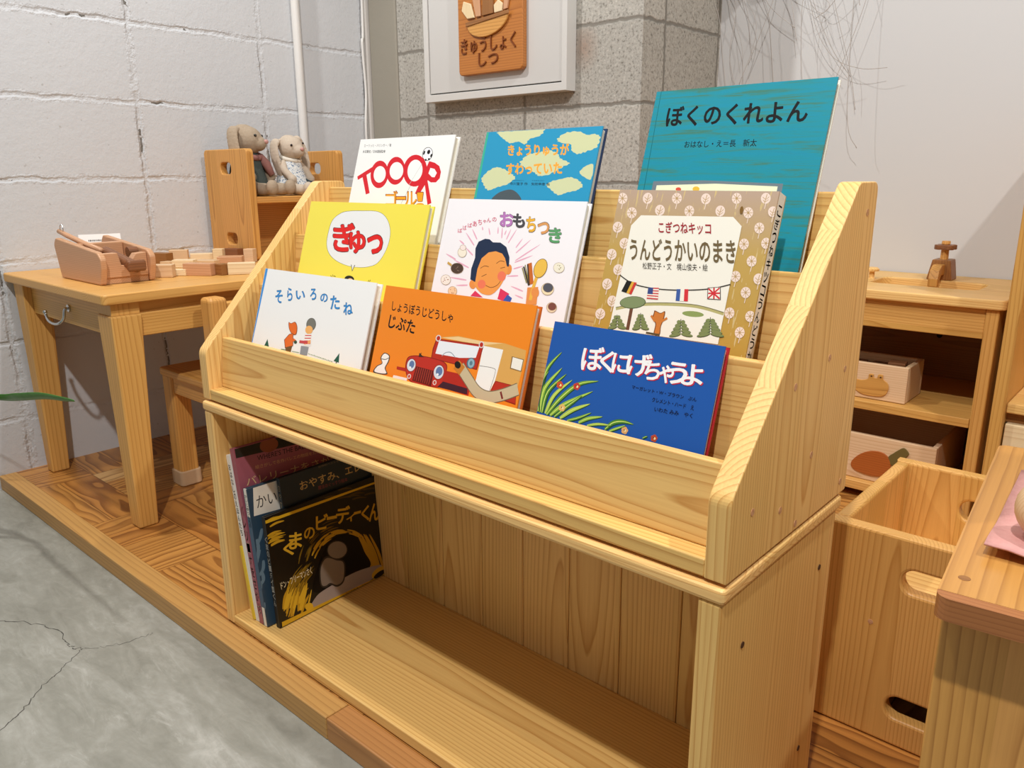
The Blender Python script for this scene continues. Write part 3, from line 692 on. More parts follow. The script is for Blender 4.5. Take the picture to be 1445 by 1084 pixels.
  ('E','#a58c6c',[218.7,150.7,8.7,0.6,1.7,-6.5],16),
  ('E','#ece6d0',[218.7,150.7,8.2,0.6,1.6,-6.1],16),
  ('E','#a58c6c',[207.6,122.7,10.1,0.9,1.9,-7.8],16),
  ('E','#e9dcb4',[207.6,122.7,9.5,0.8,1.8,-7.3],16),
  ('E','#a58c6c',[208,124.5,8.3,0.8,1.6,-6],16),
  ('E','#55565e',[208,124.5,7.8,0.7,1.4,-5.6],16),
  ('E','#a58c6c',[219.7,100.6,8.2,0.9,1.7,-6.5],16),
  ('E','#e4cfae',[219.7,100.6,7.6,0.8,1.5,-6.1],16),
  ('E','#a58c6c',[220.3,101.8,6.8,0.8,1.3,-5],16),
  ('E','#7a4a40',[220.3,101.8,6.2,0.7,1.2,-4.6],16),
  ('S','#c8a050',3.23,[22,143.8,30.7,140.3]),
  ('E','#a06a58',[22.3,118.9,0.9,0.1,0.2,-0.7],6),
  ('E','#a06a58',[23.8,118.6,0.9,0,0.2,-0.7],6),
  ('E','#a06a58',[25.3,122.7,1,0,0.2,-0.7],6),
  ('E','#a06a58',[20.6,116.6,0.9,0.1,0.2,-0.7],6),
  ('E','#a06a58',[21.9,121.1,0.9,0.1,0.2,-0.6],6),
  ('E','#a06a58',[29.9,120.1,0.9,0,0.2,-0.7],6),
  ('E','#a06a58',[28.3,119.9,0.9,0.1,0.2,-0.7],6),
  ('E','#8c8450',[219.3,153,0.7,0.1,0.1,-0.6],6),
  ('E','#8c8450',[220.4,148.4,0.7,0.1,0.2,-0.5],6),
  ('E','#8c8450',[219.3,149.2,0.7,0,0.2,-0.6],6),
  ('E','#8c8450',[219.4,153.6,0.7,0.1,0.2,-0.6],6),
  ('E','#8c8450',[221,150.3,0.7,0,0.1,-0.6],6),
  ('E','#8c8450',[216.4,153.6,0.7,0.1,0.1,-0.6],6),
  ('E','#8c8450',[221.6,151.1,0.7,0.1,0.2,-0.6],6),
  ('E','#b87848',[45.3,102.5,0.9,0,0.2,-0.7],6),
  ('E','#b87848',[45.3,102.2,0.9,0,0.2,-0.7],6),
  ('E','#b87848',[41.9,102.7,0.9,0.1,0.2,-0.6],6),
  ('E','#b87848',[42.6,101.8,1,0.1,0.2,-0.7],6),
  ('E','#b87848',[45.4,108.2,0.9,0,0.1,-0.7],6),
  ('E','#b87848',[38.1,106.6,1,0.1,0.2,-0.6],6),
  ('E','#b87848',[46.9,105.8,0.9,0.1,0.2,-0.6],6),
  ('E','#8a7462',[43.5,138.5,0.9,0.1,0.2,-0.7],6),
  ('E','#8a7462',[42.5,137.8,0.9,0.1,0.2,-0.6],6),
  ('E','#8a7462',[41.3,136.3,0.9,0,0.2,-0.7],6),
  ('E','#8a7462',[44.3,134.2,0.9,0,0.1,-0.7],6),
  ('E','#8a7462',[45.3,134.1,0.9,0,0.2,-0.7],6),
  ('E','#8a7462',[47.2,133.7,0.9,0.1,0.1,-0.6],6),
  ('E','#8a7462',[43.7,139.5,0.9,0.1,0.2,-0.6],6),
 ],
 'kog':[
  ('S','#e9d3c4',0.92,[7.2,233.4,6.8,227]),
  ('E','#e9d3c4',[5.7,239.4,7,-1.1,-0.1,-6.5],14),
  ('S','#b59565',0.72,[11.8,239.5,-0.4,239.3]),
  ('S','#b59565',0.69,[11.1,235.3,0.4,243.6]),
  ('S','#b59565',0.69,[7.2,233.4,4.3,245.4]),
  ('S','#b59565',0.72,[2.4,235.1,9.1,243.7]),
  ('E','#b59565',[5.7,239.4,1.7,0.1,0.4,-1.6],8),
  ('S','#e9d3c4',0.92,[41.1,234.1,40.8,227.8]),
  ('E','#e9d3c4',[39.8,240,6.6,-1.1,-0.1,-6.4],14),
  ('S','#b59565',0.88,[40.5,244.7,39.3,234.1]),
  ('S','#b59565',0.66,[35.4,241.5,40,238.8,43.8,242]),
  ('S','#b59565',0.69,[36.6,237.9,39.8,236,43.7,238.5]),
  ('S','#e9d3c4',0.88,[78.6,234.8,78.3,228.7]),
  ('E','#e9d3c4',[77.3,240.5,6.3,-1,0,-6.1],14),
  ('S','#b59565',0.66,[82.8,240.6,71.8,240.5]),
  ('S','#b59565',0.63,[82.2,236.6,72.5,244.5]),
  ('S','#b59565',0.66,[78.6,234.8,76,246.2]),
  ('S','#b59565',0.66,[74.3,236.4,80.3,244.6]),
  ('E','#b59565',[77.3,240.5,1.5,0.1,0.4,-1.5],8),
  ('S','#e9d3c4',0.8,[113.9,235,113.6,229]),
  ('E','#e9d3c4',[112.7,240.5,5.9,-1,-0.1,-6],14),
  ('S','#b59565',0.8,[113.3,245,112.3,234.9]),
  ('S','#b59565',0.6,[108.7,242,112.9,239.4,116.3,242.4]),
  ('S','#b59565',0.63,[109.8,238.6,112.7,236.8,116.2,239.1]),
  ('S','#e9d3c4',0.76,[149.4,236.2,149.1,230.5]),
  ('E','#e9d3c4',[148.2,241.6,5.6,-1,0,-5.8],14),
  ('S','#b59565',0.57,[153.2,241.7,143.2,241.6]),
  ('S','#b59565',0.57,[152.5,237.9,143.9,245.4]),
  ('S','#b59565',0.57,[149.4,236.2,147,247]),
  ('S','#b59565',0.6,[145.5,237.8,150.9,245.5]),
  ('E','#b59565',[148.2,241.6,1.4,0.1,0.3,-1.4],8),
  ('S','#e9d3c4',0.72,[181.2,236.9,180.9,231.2]),
  ('E','#e9d3c4',[180,242.1,5.4,-1,0,-5.7],14),
  ('S','#b59565',0.72,[180.6,246.4,179.7,236.8]),
  ('S','#b59565',0.54,[176.5,243.5,180.3,241.1,183.3,243.9]),
  ('S','#b59565',0.54,[177.5,240.3,180.1,238.6,183.2,240.8]),
  ('S','#e9d3c4',0.92,[23.9,216.9,23.6,210.5]),
  ('E','#e9d3c4',[22.5,222.8,6.8,-1,0,-6.4],14),
  ('S','#b59565',0.69,[28.5,223,16.5,222.7]),
  ('S','#b59565',0.69,[27.7,218.8,17.3,226.9]),
  ('S','#b59565',0.69,[23.9,216.9,21.1,228.7]),
  ('S','#b59565',0.69,[19.3,218.5,25.8,227.1]),
  ('E','#b59565',[22.5,222.8,1.6,0.1,0.4,-1.6],8),
  ('S','#e9d3c4',0.88,[60.2,221,59.9,214.8]),
  ('E','#e9d3c4',[58.9,226.7,6.4,-1,-0.1,-6.2],14),
  ('S','#b59565',0.88,[59.5,231.4,58.4,220.9]),
  ('S','#b59565',0.66,[54.6,228.2,59.1,225.6,62.8,228.7]),
  ('S','#b59565',0.66,[55.8,224.7,58.9,222.8,62.7,225.3]),
  ('S','#e9d3c4',0.84,[97.1,221.1,96.8,215.1]),
  ('E','#e9d3c4',[95.9,226.7,6,-1,-0.1,-6.1],14),
  ('S','#b59565',0.63,[101.2,226.9,90.5,226.6]),
  ('S','#b59565',0.63,[100.5,222.9,91.1,230.6]),
  ('S','#b59565',0.63,[97.1,221.1,94.6,232.3]),
  ('S','#b59565',0.63,[92.9,222.6,98.8,230.8]),
  ('E','#b59565',[95.9,226.7,1.4,0.1,0.3,-1.5],8),
  ('S','#e9d3c4',0.76,[133.7,222.2,133.4,216.3]),
  ('E','#e9d3c4',[132.5,227.7,5.7,-1,-0.1,-5.9],14),
  ('S','#b59565',0.76,[133.1,232.1,132.1,222.2]),
  ('S','#b59565',0.6,[128.6,229,132.7,226.6,136,229.6]),
  ('S','#b59565',0.6,[129.7,225.8,132.5,224,135.9,226.3]),
  ('S','#e9d3c4',0.72,[165.5,221.4,165.2,215.7]),
  ('E','#e9d3c4',[164.3,226.7,5.5,-0.9,0,-5.8],14),
  ('S','#b59565',0.54,[169.2,226.8,159.5,226.6]),
  ('S','#b59565',0.54,[168.6,223.1,160.1,230.4]),
  ('S','#b59565',0.54,[165.5,221.4,163.2,232]),
  ('S','#b59565',0.57,[161.7,222.8,166.9,230.6]),
  ('E','#b59565',[164.3,226.7,1.3,0,0.3,-1.4],8),
  ('S','#e9d3c4',0.96,[8.6,199.4,8.3,192.9]),
  ('E','#e9d3c4',[7.2,205.3,6.9,-0.9,-0.1,-6.5],14),
  ('S','#b59565',0.96,[7.9,210.2,6.7,199.3]),
  ('S','#b59565',0.69,[2.6,206.8,7.5,204.1,11.4,207.5]),
  ('S','#b59565',0.72,[3.9,203.2,7.2,201.3,11.3,203.9]),
  ('S','#e9d3c4',0.72,[180.8,206,180.6,200.3]),
  ('E','#e9d3c4',[179.7,211.2,5.4,-0.8,0,-5.7],14),
  ('S','#b59565',0.54,[184.4,211.4,175,211.1]),
  ('S','#b59565',0.54,[183.8,207.7,175.6,214.8]),
  ('S','#b59565',0.54,[180.8,206,178.6,216.5]),
  ('S','#b59565',0.54,[177.2,207.4,182.2,215.1]),
  ('E','#b59565',[179.7,211.2,1.3,0.1,0.3,-1.4],8),
  ('S','#e9d3c4',0.92,[22.4,181,22,174.6]),
  ('E','#e9d3c4',[21,186.9,6.8,-0.8,-0.1,-6.4],14),
  ('S','#b59565',0.92,[21.7,191.8,20.5,180.9]),
  ('S','#b59565',0.72,[16.4,188.3,21.3,185.8,25.1,189.2]),
  ('S','#b59565',0.69,[17.8,184.8,21,183,25,185.6]),
  ('S','#e9d3c4',0.76,[167.9,188.5,167.7,182.7]),
  ('E','#e9d3c4',[166.8,193.8,5.4,-0.8,-0.1,-5.8],14),
  ('S','#b59565',0.54,[171.6,194,161.9,193.5]),
  ('S','#b59565',0.54,[171,190.2,162.5,197.3]),
  ('S','#b59565',0.57,[167.9,188.5,165.6,199.1]),
  ('S','#b59565',0.54,[164.2,189.8,169.4,197.7]),
  ('E','#b59565',[166.8,193.8,1.3,0,0.3,-1.4],8),
  ('S','#e9d3c4',0.92,[8,167.1,7.6,160.7]),
  ('E','#e9d3c4',[6.5,173.1,7,-0.8,0,-6.5],14),
  ('S','#b59565',0.92,[7.3,178,6.1,167]),
  ('S','#b59565',0.72,[1.9,174.4,6.8,171.9,10.8,175.4]),
  ('S','#b59565',0.72,[3.2,170.9,6.5,169.1,10.7,171.7]),
  ('S','#e9d3c4',0.72,[180,171.5,179.7,165.8]),
  ('E','#e9d3c4',[178.8,176.7,5.4,-0.7,0,-5.7],14),
  ('S','#b59565',0.54,[183.6,177,174.1,176.4]),
  ('S','#b59565',0.54,[183,173.2,174.7,180.2]),
  ('S','#b59565',0.54,[180,171.5,177.7,182]),
  ('S','#b59565',0.54,[176.3,172.8,181.4,180.6]),
  ('E','#b59565',[178.8,176.7,1.3,0.1,0.3,-1.4],8),
  ('S','#e9d3c4',0.92,[21.1,150,20.7,143.6]),
  ('E','#e9d3c4',[19.7,155.9,6.8,-0.7,-0.1,-6.4],14),
  ('S','#b59565',0.92,[20.4,160.8,19.2,149.9]),
  ('S','#b59565',0.69,[15.1,157.2,19.9,154.7,23.8,158.2]),
  ('S','#b59565',0.69,[16.4,153.7,19.7,151.9,23.7,154.6]),
  ('S','#e9d3c4',0.76,[165.9,154.3,165.6,148.6]),
  ('E','#e9d3c4',[164.8,159.6,5.5,-0.6,-0.1,-5.8],14),
  ('S','#b59565',0.54,[169.6,160,159.9,159.2]),
  ('S','#b59565',0.54,[169,156.2,160.5,163.1]),
  ('S','#b59565',0.57,[165.9,154.3,163.6,164.9]),
  ('S','#b59565',0.57,[162.1,155.6,167.4,163.6]),
  ('E','#b59565',[164.8,159.6,1.3,0.1,0.3,-1.4],8),
  ('S','#e9d3c4',0.92,[9.9,132,9.5,125.5]),
  ('E','#e9d3c4',[8.5,138,6.9,-0.7,-0.1,-6.6],14),
  ('S','#b59565',0.96,[9.2,142.9,8,131.9]),
  ('S','#b59565',0.72,[3.8,139.2,8.8,136.8,12.7,140.3]),
  ('S','#b59565',0.7,[5.2,135.6,8.5,133.9,12.6,136.7]),
  ('S','#e9d3c4',0.72,[180.6,138.7,180.3,133]),
  ('E','#e9d3c4',[179.4,144,5.4,-0.6,0,-5.8],14),
  ('S','#b59565',0.57,[184.1,144.4,174.7,143.5]),
  ('S','#b59565',0.54,[183.6,140.6,175.3,147.3]),
  ('S','#b59565',0.54,[180.6,138.7,178.3,149.2]),
  ('S','#b59565',0.54,[176.9,139.9,182,147.9]),
  ('E','#b59565',[179.4,144,1.3,0.1,0.3,-1.4],8),
  ('S','#e9d3c4',0.93,[8.8,96.6,8.4,90.1]),
  ('E','#e9d3c4',[7.3,102.5,7,-0.4,0,-6.5],14),
  ('S','#b59565',0.97,[8.1,107.4,6.9,96.4]),
  ('S','#b59565',0.73,[2.7,103.6,7.6,101.3,11.6,105]),
  ('S','#b59565',0.73,[4,100.1,7.4,98.4,11.5,101.3]),
  ('S','#e9d3c4',0.77,[167.6,115.9,167.4,110.2]),
  ('E','#e9d3c4',[166.5,121.2,5.5,-0.5,0,-5.8],14),
  ('S','#b59565',0.57,[171.3,121.7,161.6,120.7]),
  ('S','#b59565',0.57,[170.7,117.9,162.2,124.5]),
  ('S','#b59565',0.58,[167.6,115.9,165.3,126.5]),
  ('S','#b59565',0.54,[163.9,117.1,169.1,125.3]),
  ('E','#b59565',[166.5,121.2,1.3,0.1,0.3,-1.4],8),
  ('S','#e9d3c4',0.92,[21.6,113.1,21.2,106.6]),
  ('E','#e9d3c4',[20.2,119,6.8,-0.6,-0.1,-6.5],14),
  ('S','#b59565',0.93,[20.9,123.8,19.7,112.9]),
  ('S','#b59565',0.72,[15.6,120.1,20.5,117.8,24.3,121.4]),
  ('S','#b59565',0.73,[16.9,116.6,20.2,115,24.3,117.8]),
  ('S','#e9d3c4',0.72,[183,97.3,182.8,91.6]),
  ('E','#e9d3c4',[181.9,102.5,5.4,-0.4,0,-5.8],14),
  ('S','#b59565',0.54,[186.6,103.1,177.2,101.9]),
  ('S','#b59565',0.54,[186,99.3,177.7,105.7]),
  ('S','#b59565',0.54,[183,97.3,180.8,107.7]),
  ('S','#b59565',0.57,[179.3,98.4,184.4,106.6]),
  ('E','#b59565',[181.9,102.5,1.3,0.2,0.3,-1.4],8),
  ('S','#e9d3c4',0.68,[191.9,223.1,191.6,217.5]),
  ('E','#e9d3c4',[190.7,228.3,5.3,-0.9,0,-5.6],14),
  ('S','#b59565',0.72,[191.3,232.5,190.4,223.1]),
  ('S','#b59565',0.54,[187.2,229.6,191,227.3,193.9,230.1]),
  ('S','#b59565',0.51,[188.3,226.5,190.8,224.8,193.9,227]),
  ('S','#e9d3c4',0.72,[191.4,190.7,191.1,185.1]),
  ('E','#e9d3c4',[190.3,195.9,5.2,-0.8,-0.1,-5.7],14),
  ('S','#b59565',0.54,[194.9,196.1,185.6,195.7]),
  ('S','#b59565',0.54,[194.3,192.4,186.2,199.4]),
  ('S','#b59565',0.54,[191.4,190.7,189.2,201.1]),
  ('S','#b59565',0.54,[187.8,192,192.8,199.7]),
  ('E','#b59565',[190.3,195.9,1.2,0.1,0.3,-1.4],8),
  ('S','#e9d3c4',0.72,[191.1,153.8,190.9,148.2]),
  ('E','#e9d3c4',[190,159,5.3,-0.6,0,-5.7],14),
  ('S','#b59565',0.72,[190.5,163.3,189.7,153.7]),
  ('S','#b59565',0.54,[186.5,160.1,190.2,158,193.2,161]),
  ('S','#b59565',0.54,[187.5,157,190,155.5,193.1,157.9]),
  ('S','#e9d3c4',0.68,[190.7,115.1,190.4,109.4]),
  ('E','#e9d3c4',[189.5,120.2,5.3,-0.4,0,-5.7],14),
  ('S','#b59565',0.54,[194.2,120.8,184.9,119.7]),
  ('S','#b59565',0.54,[193.6,117,185.4,123.5]),
  ('S','#b59565',0.51,[190.7,115.1,188.4,125.4]),
  ('S','#b59565',0.54,[187,116.2,192.1,124.3]),
  ('E','#b59565',[189.5,120.2,1.3,0.2,0.3,-1.3],8),
  ('P','#ece7d8',[35.8,220.2,148.7,221.8,160.3,212.3,160.9,87.2,23.3,86.3,24.8,149.3,25.3,208]),
  ('S','#b3ab70',3.55,[27.4,110.7,55.1,118.2,91.4,122.7,128.6,124,160.3,119.6]),
  ('S','#5c5636',0.69,[27,112.3,54.7,119.7,91.1,124.2,128.2,125.5,160,121]),
  ('E','#8a9a5a',[125.4,115.5,12.9,0.4,0.4,-3.1],20),
  ('S','#6d4632',4.44,[47.9,117.8,48.2,104.1,48.4,88.4]),
  ('E','#4e5a3a',[48,120.2,17,2.5,2.1,-7],20),
  ('E','#7f8d62',[47.8,120.4,16.1,2.4,1.8,-6.3],20),
  ('S','#4a4a30',0.85,[112.5,108.6,115.5,92.1]),
  ('E','#3f4a2c',[110.8,105,2.4,0.8,1,-2.1],12),
  ('E','#3f4a2c',[115.8,105.6,2.6,-0.2,0,-2.2],12),
  ('E','#7c8654',[110.7,105.3,2.4,0.8,0.8,-1.6],12),
  ('E','#7c8654',[115.7,105.9,2.5,-0.2,0,-1.7],12),
  ('E','#3f4a2c',[110.5,101.3,3.5,1.2,1,-2],12),
  ('E','#3f4a2c',[117.7,102.2,3.8,-0.2,0,-2.2],12),
  ('E','#7c8654',[110.4,101.7,3.4,1.1,0.8,-1.6],12),
  ('E','#7c8654',[117.6,102.6,3.7,-0.3,0,-1.8],12),
  ('E','#3f4a2c',[110.1,97.7,4.7,1.5,1,-2.1],12),
  ('E','#3f4a2c',[119.6,98.9,5,-0.3,0,-2.2],12),
  ('E','#7c8654',[110,98.1,4.5,1.4,0.8,-1.7],12),
  ('E','#7c8654',[119.6,99.2,4.8,-0.3,-0.1,-1.7],12),
  ('E','#3f4a2c',[109.7,94.1,5.8,1.9,1,-2.1],12),
  ('E','#3f4a2c',[121.6,95.6,6.2,-0.4,-0.1,-2.2],12),
  ('E','#7c8654',[109.7,94.4,5.5,1.9,0.7,-1.6],12),
  ('E','#7c8654',[121.5,95.9,5.9,-0.4,0,-1.7],12),
  ('E','#3f4a2c',[109.4,90.4,6.9,2.3,1,-2.1],12),
  ('E','#3f4a2c',[123.5,92.2,7.3,-0.4,0,-2.1],12),
  ('E','#7c8654',[109.3,90.8,6.6,2.2,0.8,-1.7],12),
  ('E','#7c8654',[123.4,92.6,7.1,-0.4,0,-1.7],12),
  ('S','#4a4a30',0.76,[146.3,114.4,149.4,96.5]),
  ('E','#3f4a2c',[144.4,110.5,2.6,0.9,0.9,-2],12),
  ('E','#3f4a2c',[149.7,111.1,2.9,-0.2,0,-2.1],12),
  ('E','#7c8654',[144.3,110.9,2.5,0.8,0.7,-1.6],12),
  ('E','#7c8654',[149.7,111.5,2.7,-0.2,0,-1.7],12),
  ('E','#3f4a2c',[144,107.4,3.6,1.1,1,-2.1],12),
  ('E','#3f4a2c',[151.4,108.2,3.9,-0.2,0,-2.1],12),
  ('E','#7c8654',[144,107.7,3.4,1.2,0.7,-1.6],12),
  ('E','#7c8654',[151.3,108.6,3.8,-0.3,0,-1.7],12),
  ('E','#3f4a2c',[143.7,104.2,4.6,1.5,1,-2],12),
  ('E','#3f4a2c',[153.1,105.4,4.9,-0.4,-0.1,-2.2],12),
  ('E','#7c8654',[143.6,104.6,4.4,1.4,0.8,-1.6],12),
  ('E','#7c8654',[153,105.7,4.7,-0.3,0,-1.7],12),
  ('E','#3f4a2c',[143.4,101.1,5.5,1.8,0.9,-2.1],12),
  ('E','#3f4a2c',[154.7,102.5,6,-0.4,0,-2.2],12),
  ('E','#7c8654',[143.3,101.4,5.3,1.8,0.8,-1.6],12),
  ('E','#7c8654',[154.6,102.8,5.7,-0.4,0,-1.7],12),
  ('E','#3f4a2c',[143.1,97.9,6.5,2.2,0.9,-2],12),
  ('E','#3f4a2c',[156.4,99.6,6.9,-0.5,0,-2.1],12),
  ('E','#7c8654',[143,98.3,6.2,2.1,0.7,-1.6],12),
  ('E','#7c8654',[156.3,99.9,6.7,-0.4,0,-1.6],12),
  ('E','#3f4a2c',[142.7,94.7,7.5,2.6,1,-2],12),
  ('E','#3f4a2c',[158,96.7,8,-0.5,0,-2.1],12),
  ('E','#7c8654',[142.6,95.1,7.2,2.4,0.8,-1.6],12),
  ('E','#7c8654',[157.9,97.1,7.7,-0.5,0,-1.7],12),
  ('S','#4a4a30',0.93,[30.8,104.1,33.1,90.5]),
  ('E','#3f4a2c',[29.3,100.9,2.2,0.6,1.1,-2.2],12),
  ('E','#3f4a2c',[33.7,101.4,2.3,-0.2,0,-2.4],12),
  ('E','#7c8654',[29.2,101.3,2.1,0.6,0.9,-1.8],12),
  ('E','#7c8654',[33.6,101.8,2.3,-0.2,0,-1.9],12),
  ('E','#3f4a2c',[28.9,96.9,3.4,1,1.1,-2.2],12),
  ('E','#3f4a2c',[36,97.7,3.7,-0.2,-0.1,-2.3],12),
  ('E','#7c8654',[28.8,97.3,3.3,1,0.9,-1.8],12),
  ('E','#7c8654',[35.9,98.1,3.6,-0.2,0,-1.9],12),
  ('E','#3f4a2c',[28.4,92.9,4.8,1.5,1.1,-2.3],12),
  ('E','#3f4a2c',[38.2,94,5.2,-0.3,0,-2.3],12),
  ('E','#7c8654',[28.3,93.2,4.6,1.5,0.9,-1.7],12),
  ('E','#7c8654',[38.1,94.4,5,-0.3,0,-1.8],12),
  ('E','#3f4a2c',[28,88.8,6.1,2,1.1,-2.2],12),
  ('E','#3f4a2c',[40.5,90.4,6.5,-0.4,0,-2.3],12),
  ('E','#7c8654',[27.9,89.2,5.9,1.9,0.9,-1.7],12),
  ('E','#7c8654',[40.4,90.8,6.3,-0.4,0,-1.9],12),
  ('S','#4a4a30',0.88,[61.2,109.5,64.1,93.3]),
  ('E','#3f4a2c',[60.1,105.9,1.8,0.6,1,-2.2],12),
  ('E','#3f4a2c',[63.9,106.3,2,-0.1,0,-2.2],12),
  ('E','#7c8654',[60,106.3,1.8,0.5,0.8,-1.7],12),
  ('E','#7c8654',[63.8,106.7,1.9,-0.1,0,-1.8],12),
  ('E','#3f4a2c',[60,102.4,2.7,0.8,1,-2.2],12),
  ('E','#3f4a2c',[65.6,103,2.9,-0.2,-0.1,-2.3],12),
  ('E','#7c8654',[59.9,102.8,2.6,0.8,0.8,-1.8],12),
  ('E','#7c8654',[65.5,103.4,2.8,-0.2,0,-1.8],12),
  ('E','#3f4a2c',[59.9,98.8,3.6,1.2,1.1,-2.1],12),
  ('E','#3f4a2c',[67.2,99.7,3.9,-0.2,0,-2.3],12),
  ('E','#7c8654',[59.8,99.2,3.4,1.1,0.8,-1.7],12),
  ('E','#7c8654',[67.2,100.1,3.7,-0.2,-0.1,-1.8],12),
  ('E','#3f4a2c',[59.8,95.3,4.4,1.4,1.1,-2.1],12),
  ('E','#3f4a2c',[68.9,96.4,4.8,-0.3,0,-2.3],12),
  ('E','#7c8654',[59.7,95.7,4.3,1.4,0.9,-1.7],12),
  ('E','#7c8654',[68.8,96.8,4.6,-0.3,0,-1.8],12),
  ('E','#3f4a2c',[59.7,91.8,5.3,1.7,1.1,-2.2],12),
  ('E','#3f4a2c',[70.6,93.1,5.7,-0.3,0,-2.2],12),
  ('E','#7c8654',[59.6,92.2,5.1,1.6,0.9,-1.7],12),
  ('E','#7c8654',[70.5,93.5,5.5,-0.3,0,-1.8],12),
  ('C','#7a4420',[78,111.4,78.7,114.3,86.3,112.3,91.5,114.8,92,106.3,90.3,97.5,90.7,88.4,83.2,88,82.7,99.4,77.6,105.5]),
  ('C','#c87834',[79,110.9,79.8,113.1,86.5,111.5,90.7,113.5,90.9,106.1,89.5,97.4,89.6,89.4,84.1,89.1,83.8,99.6,79,105.3]),
  ('S','#c87834',2.53,[81.5,102.2,75.3,108.2]),
  ('S','#c87834',2.53,[89.5,103.1,95.9,107.7]),
  ('S','#5a4a30',2.12,[73.2,88.6,90.8,88]),
  ('S','#33302a',1.15,[24.2,149.7,37.8,143.5,54.6,139.6,83.5,138.4,116.6,140.8,141.9,144.8,161.3,150.9]),
  ('P','#20201e',[34.7,144.6,38.2,144.2,33.7,130.8,30.2,131.5]),
  ('P','#20201e',[38.2,144.2,41.6,143.8,37.3,130.2,33.7,130.8]),
  ('P','#d8a83c',[41.6,143.8,45,143.4,40.9,129.5,37.3,130.2]),
  ('P','#c83c34',[45,143.4,48.4,143,44.4,128.9,40.9,129.5]),
  ('P','#c84a4a',[64.4,138.9,78,139.8,78.2,138.3,64.5,137.5]),
  ('P','#ece7d8',[64.5,137.5,78.2,138.3,78.4,136.8,64.6,136.1]),
  ('P','#c84a4a',[64.6,136.1,78.4,136.8,78.6,135.4,64.7,134.7]),
  ('P','#ece7d8',[64.7,134.7,78.6,135.4,78.8,133.9,64.8,133.3]),
  ('P','#c84a4a',[64.8,133.3,78.8,133.9,79,132.4,64.9,131.9]),
  ('P','#ece7d8',[64.9,131.9,79,132.4,79.2,130.9,65,130.5]),
  ('P','#c84a4a',[65,130.5,79.2,130.9,79.4,129.5,65.1,129.1]),
  ('P','#ece7d8',[65.1,129.1,79.4,129.5,79.6,128,65.2,127.6]),
  ('P','#c84a4a',[65.2,127.6,79.6,128,79.8,126.5,65.3,126.2]),
  ('P','#3a4a80',[64.4,138.9,70.9,139.3,71.7,131.9,65,131.6]),
  ('P','#3f5c9c',[100.3,140.3,105,140.7,106.7,127.8,101.8,127.6]),
  ('P','#ece7d8',[105,140.7,109.6,141.1,111.7,128.1,106.7,127.8]),
  ('P','#d0353c',[109.6,141.1,114.2,141.5,116.6,128.3,111.7,128.1]),
  ('P','#34302a',[136.3,145.2,150.9,147.4,154,133.6,138.6,133]),
  ('P','#ece7d8',[137.2,144.6,150.3,146.7,153,134.2,139.2,133.8]),
  ('S','#cc3038',1.72,[137.5,144.2,152.5,134.7]),
  ('S','#cc3038',1.72,[150,146.1,139.3,134.1]),
  ('S','#cc3038',1.72,[143.7,145.7,146.1,133.9]),
  ('S','#cc3038',1.72,[138.4,139.2,151.6,140.6]),
  ('T','#a02c34','こぎつねキッコ',[60.5,213.8,124.8,214.9,63.5,200.8],0.03),
  ('T','#6d5c3e','うんどうかいのまき',[27.3,192.8,156.6,197.7,33.1,168.2],0.035),
  ('T','#3c362c','松野正子・文\u3000梶山俊夫・絵',[50.5,166.6,130.7,170.3,52.3,159],0.0),
  ('E','#7c5a28',[156.6,229.2,2,-0.3,0.2,-4.2],8),
 ],
 'tooor':[
  ('T','#181818','エーリッヒ・バリンガー／著',[11.9,238,83.3,237,13,232.7],0.012),
  ('T','#181818','水沼貴史／日本語版監修',[11.5,227.9,71.3,226.9,12.3,222.8],0.02),
  ('S','#9a9a9a',0.69,[169.1,205.8,136,138.1]),
  ('P','#d2202c',[10,182.6,47.1,199.4,51.9,193,33.9,185.2,51.5,154.6,42.3,152,24.6,181.2,13.1,176.8]),
  ('E','#d2202c',[67.5,186,23.2,-1.6,3.1,-23],32),
  ('E','#f1f0ec',[68.3,186,15.8,-1.5,1,-13.8],28),
  ('E','#d2202c',[107.1,191.8,23.5,-1.8,3,-22.9],32),
  ('E','#f1f0ec',[109.1,191.5,17.2,-1.7,1.2,-14.4],28),
  ('E','#d2202c',[154,191.6,28.6,-2.2,3.3,-25.5],32),
  ('E','#f1f0ec',[154,191.8,18,-1.9,1.3,-17.3],28),
  ('S','#b9b9b9',0.69,[167.7,202.7,146.2,168.3]),
  ('P','#d2202c',[183.2,206.4,196.7,203.6,208.1,198.4,214.4,189.2,214.5,179.3,207.5,172.9,196.4,172.8,188.3,176.2,173.9,152.6,164.5,154.9]),
  ('P','#f1f0ec',[188.9,195.6,198.8,193.9,205.6,187.7,202.4,180.8,196.3,181.1,186.8,187]),
  ('P','#d2202c',[180.9,174.4,187.7,175.9,206.6,140.7,198.6,137.5]),
  ('E','#222222',[175.9,217.8,12.2,-2.4,-1.1,-10.5],20),
  ('E','#f4f4f4',[175.9,217.8,11,-2.1,-1.1,-9.7],20),
  ('E','#111111',[177.8,220.9,3.6,-1,-0.9,-3.5],10),
  ('E','#111111',[185.7,215.1,2.4,-0.6,-0.8,-2.9],10),
  ('E','#111111',[167.6,219.9,2.1,-0.6,-0.9,-3.5],10),
  ('E','#111111',[174.5,208.5,2,-0.5,-0.5,-1.7],10),
  ('E','#111111',[181.6,209.5,2.3,-0.6,-0.4,-1.7],10),
  ('T','#7c2018','ゴ',[90.8,159.1,122.1,159.4,98.5,133],0.035),
  ('T','#f0a01c','ゴ',[92.6,158,121,158.3,99.6,134.1],0.02),
  ('T','#7c2018','ー',[119.4,150.4,145.1,150.8,121.3,143.7],0.035),
  ('T','#f0a01c','ー',[121.2,149.3,144,149.6,122.5,144.9],0.02),
